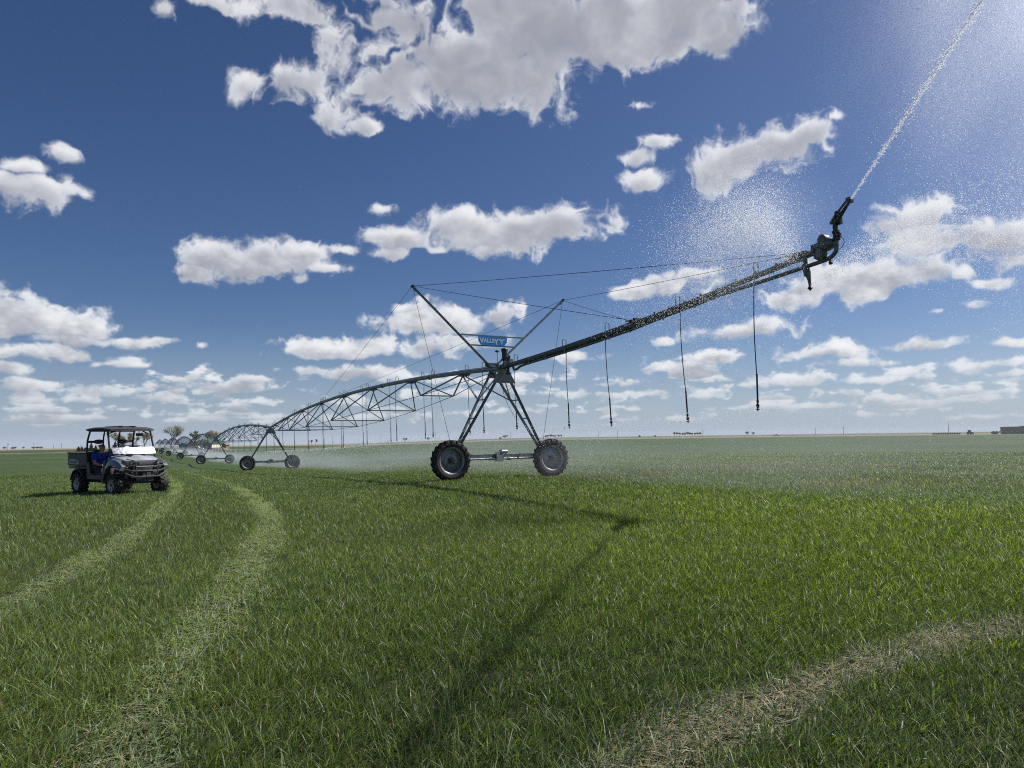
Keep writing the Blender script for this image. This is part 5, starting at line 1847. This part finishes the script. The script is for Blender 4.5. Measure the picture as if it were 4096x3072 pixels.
def mist_material(name, density, g, profile, nscale=(1, 1, 1), color=(.97, .98, 1.0), noise=(.35, .75)):
    m = bpy.data.materials.new(name); m.use_nodes = True
    nt = m.node_tree; N = nt.nodes; L = nt.links.new
    N.remove(N['Principled BSDF'])
    vol = N.new('ShaderNodeVolumePrincipled')
    vol.inputs['Color'].default_value = (*color, 1); vol.inputs['Anisotropy'].default_value = g
    tc = N.new('ShaderNodeTexCoord')

    def mm(op, a, b=None, c=None, clamp=False):
        n = N.new('ShaderNodeMath'); n.operation = op; n.use_clamp = clamp
        for i, v in enumerate((a, b, c)):
            if v is None: continue
            if isinstance(v, (int, float)): n.inputs[i].default_value = v
            else: L(v, n.inputs[i])
        return n.outputs[0]
    sp = N.new('ShaderNodeSeparateXYZ'); L(tc.outputs['Generated'], sp.inputs[0])
    x, y, z = sp.outputs
    if profile == 'soft':
        vm = N.new('ShaderNodeVectorMath'); vm.operation = 'MULTIPLY_ADD'
        vm.inputs[1].default_value = (2, 2, 2); vm.inputs[2].default_value = (-1, -1, -1)
        L(tc.outputs['Generated'], vm.inputs[0])
        ln = N.new('ShaderNodeVectorMath'); ln.operation = 'LENGTH'; L(vm.outputs[0], ln.inputs[0])
        q = mm('SUBTRACT', 1.0, ln.outputs['Value'], clamp=True)
        f = mm('MULTIPLY', q, q)
    elif profile == 'line':       # thick just down-wind of the drop hoses, thinning with distance and height
        fv = mm('MULTIPLY', mm('POWER', mm('SUBTRACT', 1.0, y), 2.2), mm('MULTIPLY', y, 14.0, clamp=True))
        fz = mm('MULTIPLY', mm('SUBTRACT', 1.0, z), 1.6, clamp=True)
        fe = mm('MULTIPLY', mm('MULTIPLY', mm('MULTIPLY', x, mm('SUBTRACT', 1.0, x)), 14.0, clamp=True), 1.0)
        f = mm('MULTIPLY', mm('MULTIPLY', fv, mm('MULTIPLY', fz, fz)), fe)
    nz = N.new('ShaderNodeTexNoise'); nz.inputs['Detail'].default_value = 3
    mp = N.new('ShaderNodeMapping'); mp.inputs['Scale'].default_value = nscale
    L(tc.outputs['Object'], mp.inputs[0]); L(mp.outputs[0], nz.inputs['Vector']); nz.inputs['Scale'].default_value = 1.0
    mr = N.new('ShaderNodeMapRange'); mr.inputs['From Min'].default_value = noise[0]; mr.inputs['From Max'].default_value = noise[1]
    mr.inputs['To Min'].default_value = .25; mr.inputs['To Max'].default_value = 1.75
    L(nz.outputs['Fac'], mr.inputs['Value'])
    L(mm('MULTIPLY', mm('MULTIPLY', f, mr.outputs[0]), density), vol.inputs['Density'])
    L(vol.outputs[0], N['Material Output'].inputs['Volume'])
    return m


def mist_box(name, loc, size, rot, material, label):
    m = MB(); m.box((0, 0, 0), size)
    o = m.build(name, material); o.location = loc; o.rotation_euler = rot
    tag(o, label, 'mist', kind='stuff')
    return o


def build_water():
    rng = np.random.default_rng(17)
    J0 = np.array(W(13.85, 0, 5.06 + .32)) + np.array(JDIR) * .60
    jd = np.array(JDIR)

    def jet(t):
        t = np.asarray(t, float)
        p = J0 + jd * t[..., None]
        p[..., 2] -= 4.9 * (t / 70.0) ** 2
        return p
    n = 13000
    t = 15.5 * rng.random(n) ** .62
    P = jet(t) + rng.normal(0, 1, (n, 3)) * (.006 + .0021 * t[:, None])
    o = drops_object('water_jet', P, .0030 + .0048 * rng.random(n), np.tile(jd, (n, 1)), 3.2, 'white water jet shooting up from the end gun to the top right', 'water jet')
    n = 5000
    t = 15.5 * rng.random(n) ** .8
    P = jet(t) + rng.normal(0, 1, (n, 3)) * (.010 + .0085 * t[:, None] * rng.choice([.5, 1, 2.2], (n, 1)))
    drops_object('water_jet_spray', P, .004 + .008 * rng.random(n), np.tile(jd, (n, 1)), 1.8, 'drops breaking away round the long water jet', 'water spray')
    # drizzle falling out of the jet to the right
    n = 16000
    t = 1.5 + 14 * rng.random(n)
    fall = rng.random(n) ** 1.3
    P = jet(t) + np.stack([fall * (1.0 + 4.5 * rng.random(n)) + rng.normal(0, .2, n), rng.normal(0, .6, n), -fall * 3.6 + rng.normal(0, .25, n)], -1)
    drops_object('water_drizzle', P, .0025 + .0035 * rng.random(n), np.tile([.25, -.1, -.9], (n, 1)), 2.2, 'fine drizzle falling on the right of the water jet', 'water spray')
    # fountain of the hanging nozzle
    N0 = np.array(W(13.24, -.02, boom_z(13.15) - .66))
    n = 80000
    left = rng.random(n) < .70
    phi = np.where(left, rng.normal(R(150), R(36), n), rng.normal(R(-25), R(13), n))
    el = np.where(left, rng.normal(R(62), R(8), n), rng.normal(R(36), R(7), n))
    sp = np.where(left, rng.normal(7.4, .75, n), rng.normal(8.2, 1.3, n))
    tm = np.where(left, .06 + 1.05 * rng.random(n) ** .72, .04 + .85 * rng.random(n))
    vx, vy, vz = sp * np.cos(el) * np.cos(phi), sp * np.cos(el) * np.sin(phi), sp * np.sin(el)
    dr = 1 - .22 * tm
    P = N0 + np.stack([vx * tm * dr + .5 * tm ** 2, vy * tm * dr + .3 * tm ** 2, vz * tm * dr - 4.9 * tm ** 2], -1) + rng.normal(0, .05, (n, 3))
    V = np.stack([vx, vy, vz - 9.8 * tm], -1)
    keep = P[:, 2] > 1.2
    drops_object('water_fountain', P[keep], (.0024 + .0042 * rng.random(n) ** 2)[keep], V[keep], 1.7, 'dome of bright drops thrown up round the boom tip', 'water spray')
    # drops shaken down in front of the boom
    n = 2600
    u = 6.8 + 7.0 * rng.random(n) ** .75
    v = -1.3 * rng.random(n) - .05
    z = np.interp(u, [p[0] for p in BOOM], [p[1] for p in BOOM]) + rng.normal(0, .32, n)
    P = np.array(T0) + np.outer(u, np.array(U)) + np.outer(v, np.array(VV)) + np.stack([0 * z, 0 * z, z + TOW[0].z], -1)
    drops_object('water_drips', P, .0028 + .0030 * rng.random(n), np.tile([.2, .05, -1.0], (n, 1)), 1.7, 'glinting drops falling in front of the outer boom pipe', 'water spray')
    # sprinkler umbrellas
    PP, VVv, SS = [], [], []
    for k, q in enumerate(NOZ):
        nn = 800 if k < 5 else 400
        r_ = 3.2 * rng.random(nn) ** 1.6
        a = rng.random(nn) * 6.283
        zz = .03 + .10 * r_ - .085 * r_ ** 2 + rng.normal(0, .02 + .05 * r_, nn) - .08
        PP.append(np.stack([q.x + np.cos(a) * r_ + .10 * r_ ** 2, q.y + np.sin(a) * r_, q.z + zz], -1))
        VVv.append(np.stack([np.cos(a), np.sin(a), .1 - .17 * r_], -1))
        SS.append((.0028 + .0036 * rng.random(nn)) * (1 if k < 5 else 1.5))
    drops_object('sprinkler_spray', np.vstack(PP), np.concatenate(SS), np.vstack(VVv), 2.2, 'flat umbrellas of drops round the sprinkler heads of the hoses', 'water spray')
    # a few bigger stray drops
    n = 500
    u = -40 + 56 * rng.random(n); v = -1 + 9 * rng.random(n)
    P = np.array(T0) + np.outer(u, np.array(U)) + np.outer(v, np.array(VV)); P[:, 2] = zground(P[:, 0], P[:, 1]) + .3 + 2.4 * rng.random(n)
    drops_object('stray_drops', P, .004 + .005 * rng.random(n), np.tile([.3, .1, -.9], (n, 1)), 1.5, 'scattered bright drops drifting above the wet field', 'water spray')
    # mist
    mline = mist_material('sprinkler_mist', .046, .0, 'line', (.10, .22, .8), (.74, .80, .86))
    labels = ['low white mist drifting behind the boom and the right wheel', 'low white mist under the nearest truss span', 'low white mist under the second truss span', 'low white mist under the far truss spans']
    segs = [(-2.0, 19.0), (-46.0, 2.0), (-92.0, -44.0), (-280.0, -90.0)]
    for (u0, u1), lb in zip(segs, labels):
        a = T0 + U * u0; b_ = T0 + U * u1
        za, zb = zg(a.x, a.y), zg(b_.x, b_.y)
        wv, hh = (16.0 if u1 > 3 else 14.0), 2.5
        c = (a + b_) / 2 + VV * (wv / 2 + .4)
        ln = u1 - u0
        mist_box('sprinkler_mist', (c.x, c.y, (za + zb) / 2 + hh / 2 - .1), (ln, wv, hh), (0, -math.asin((zb - za) / ln), RZ), mline, lb)
    mf = mist_material('fountain_mist', .16, .55, 'soft', (.7, .7, .7))
    c = N0 + np.array([-1.0, .4, 1.3])
    mist_box('fountain_mist', c, (4.4, 3.6, 4.2), (0, 0, 0), mf, 'pale mist inside the dome of drops at the boom tip')
    # mist that hugs the jet, widening away from the gun, and the paler veil on its right
    ang = math.asin(jd[2])
    mc = mist_material('jet_core_mist', 12.0, .6, 'soft', (9, 2.0, 9))
    mj = mist_material('jet_mist', .36, .6, 'soft', (1.2, .4, 1.2))
    for (t0, t1, w_, dens, lb) in ((-.9, 10, .08, mc, 'dense white core of the water jet'), (2, 18, .13, mc, 'dense white core of the upper water jet'), (1.0, 20, 4.6, mj, 'wide veil of mist round the upper jet')):
        c = jet(np.array((t0 + t1) / 2))
        dv = Vector(jd)
        rot = dv.to_track_quat('Y', 'Z').to_euler()
        mist_box('jet_mist', c, (w_, t1 - t0, w_), rot, dens, lb)
    md = mist_material('drizzle_mist', .17, .6, 'soft', (1.2, .35, .30))
    mist_box('drizzle_mist', (10.2, 8.2, 8.4), (12.0, 17.0, 12.5), (R(-20), R(12), 0), md, 'bright haze of drizzle filling the upper right beside the jet')


build_water()

# ---------------------------------------------------------------- thin haze over the plain
def build_haze():
    m = bpy.data.materials.new('haze_air'); m.use_nodes = True
    N = m.node_tree.nodes
    N.remove(N['Principled BSDF'])
    v = N.new('ShaderNodeVolumePrincipled')
    v.inputs['Color'].default_value = (.86, .92, 1.0, 1); v.inputs['Density'].default_value = .00008; v.inputs['Anisotropy'].default_value = .1
    m.node_tree.links.new(v.outputs[0], N['Material Output'].inputs['Volume'])
    b = MB(); b.box((0, 0, -.5), (7000, 7000, 36))
    o = b.build('haze', m)
    tag(o, kind='stuff')


build_haze()
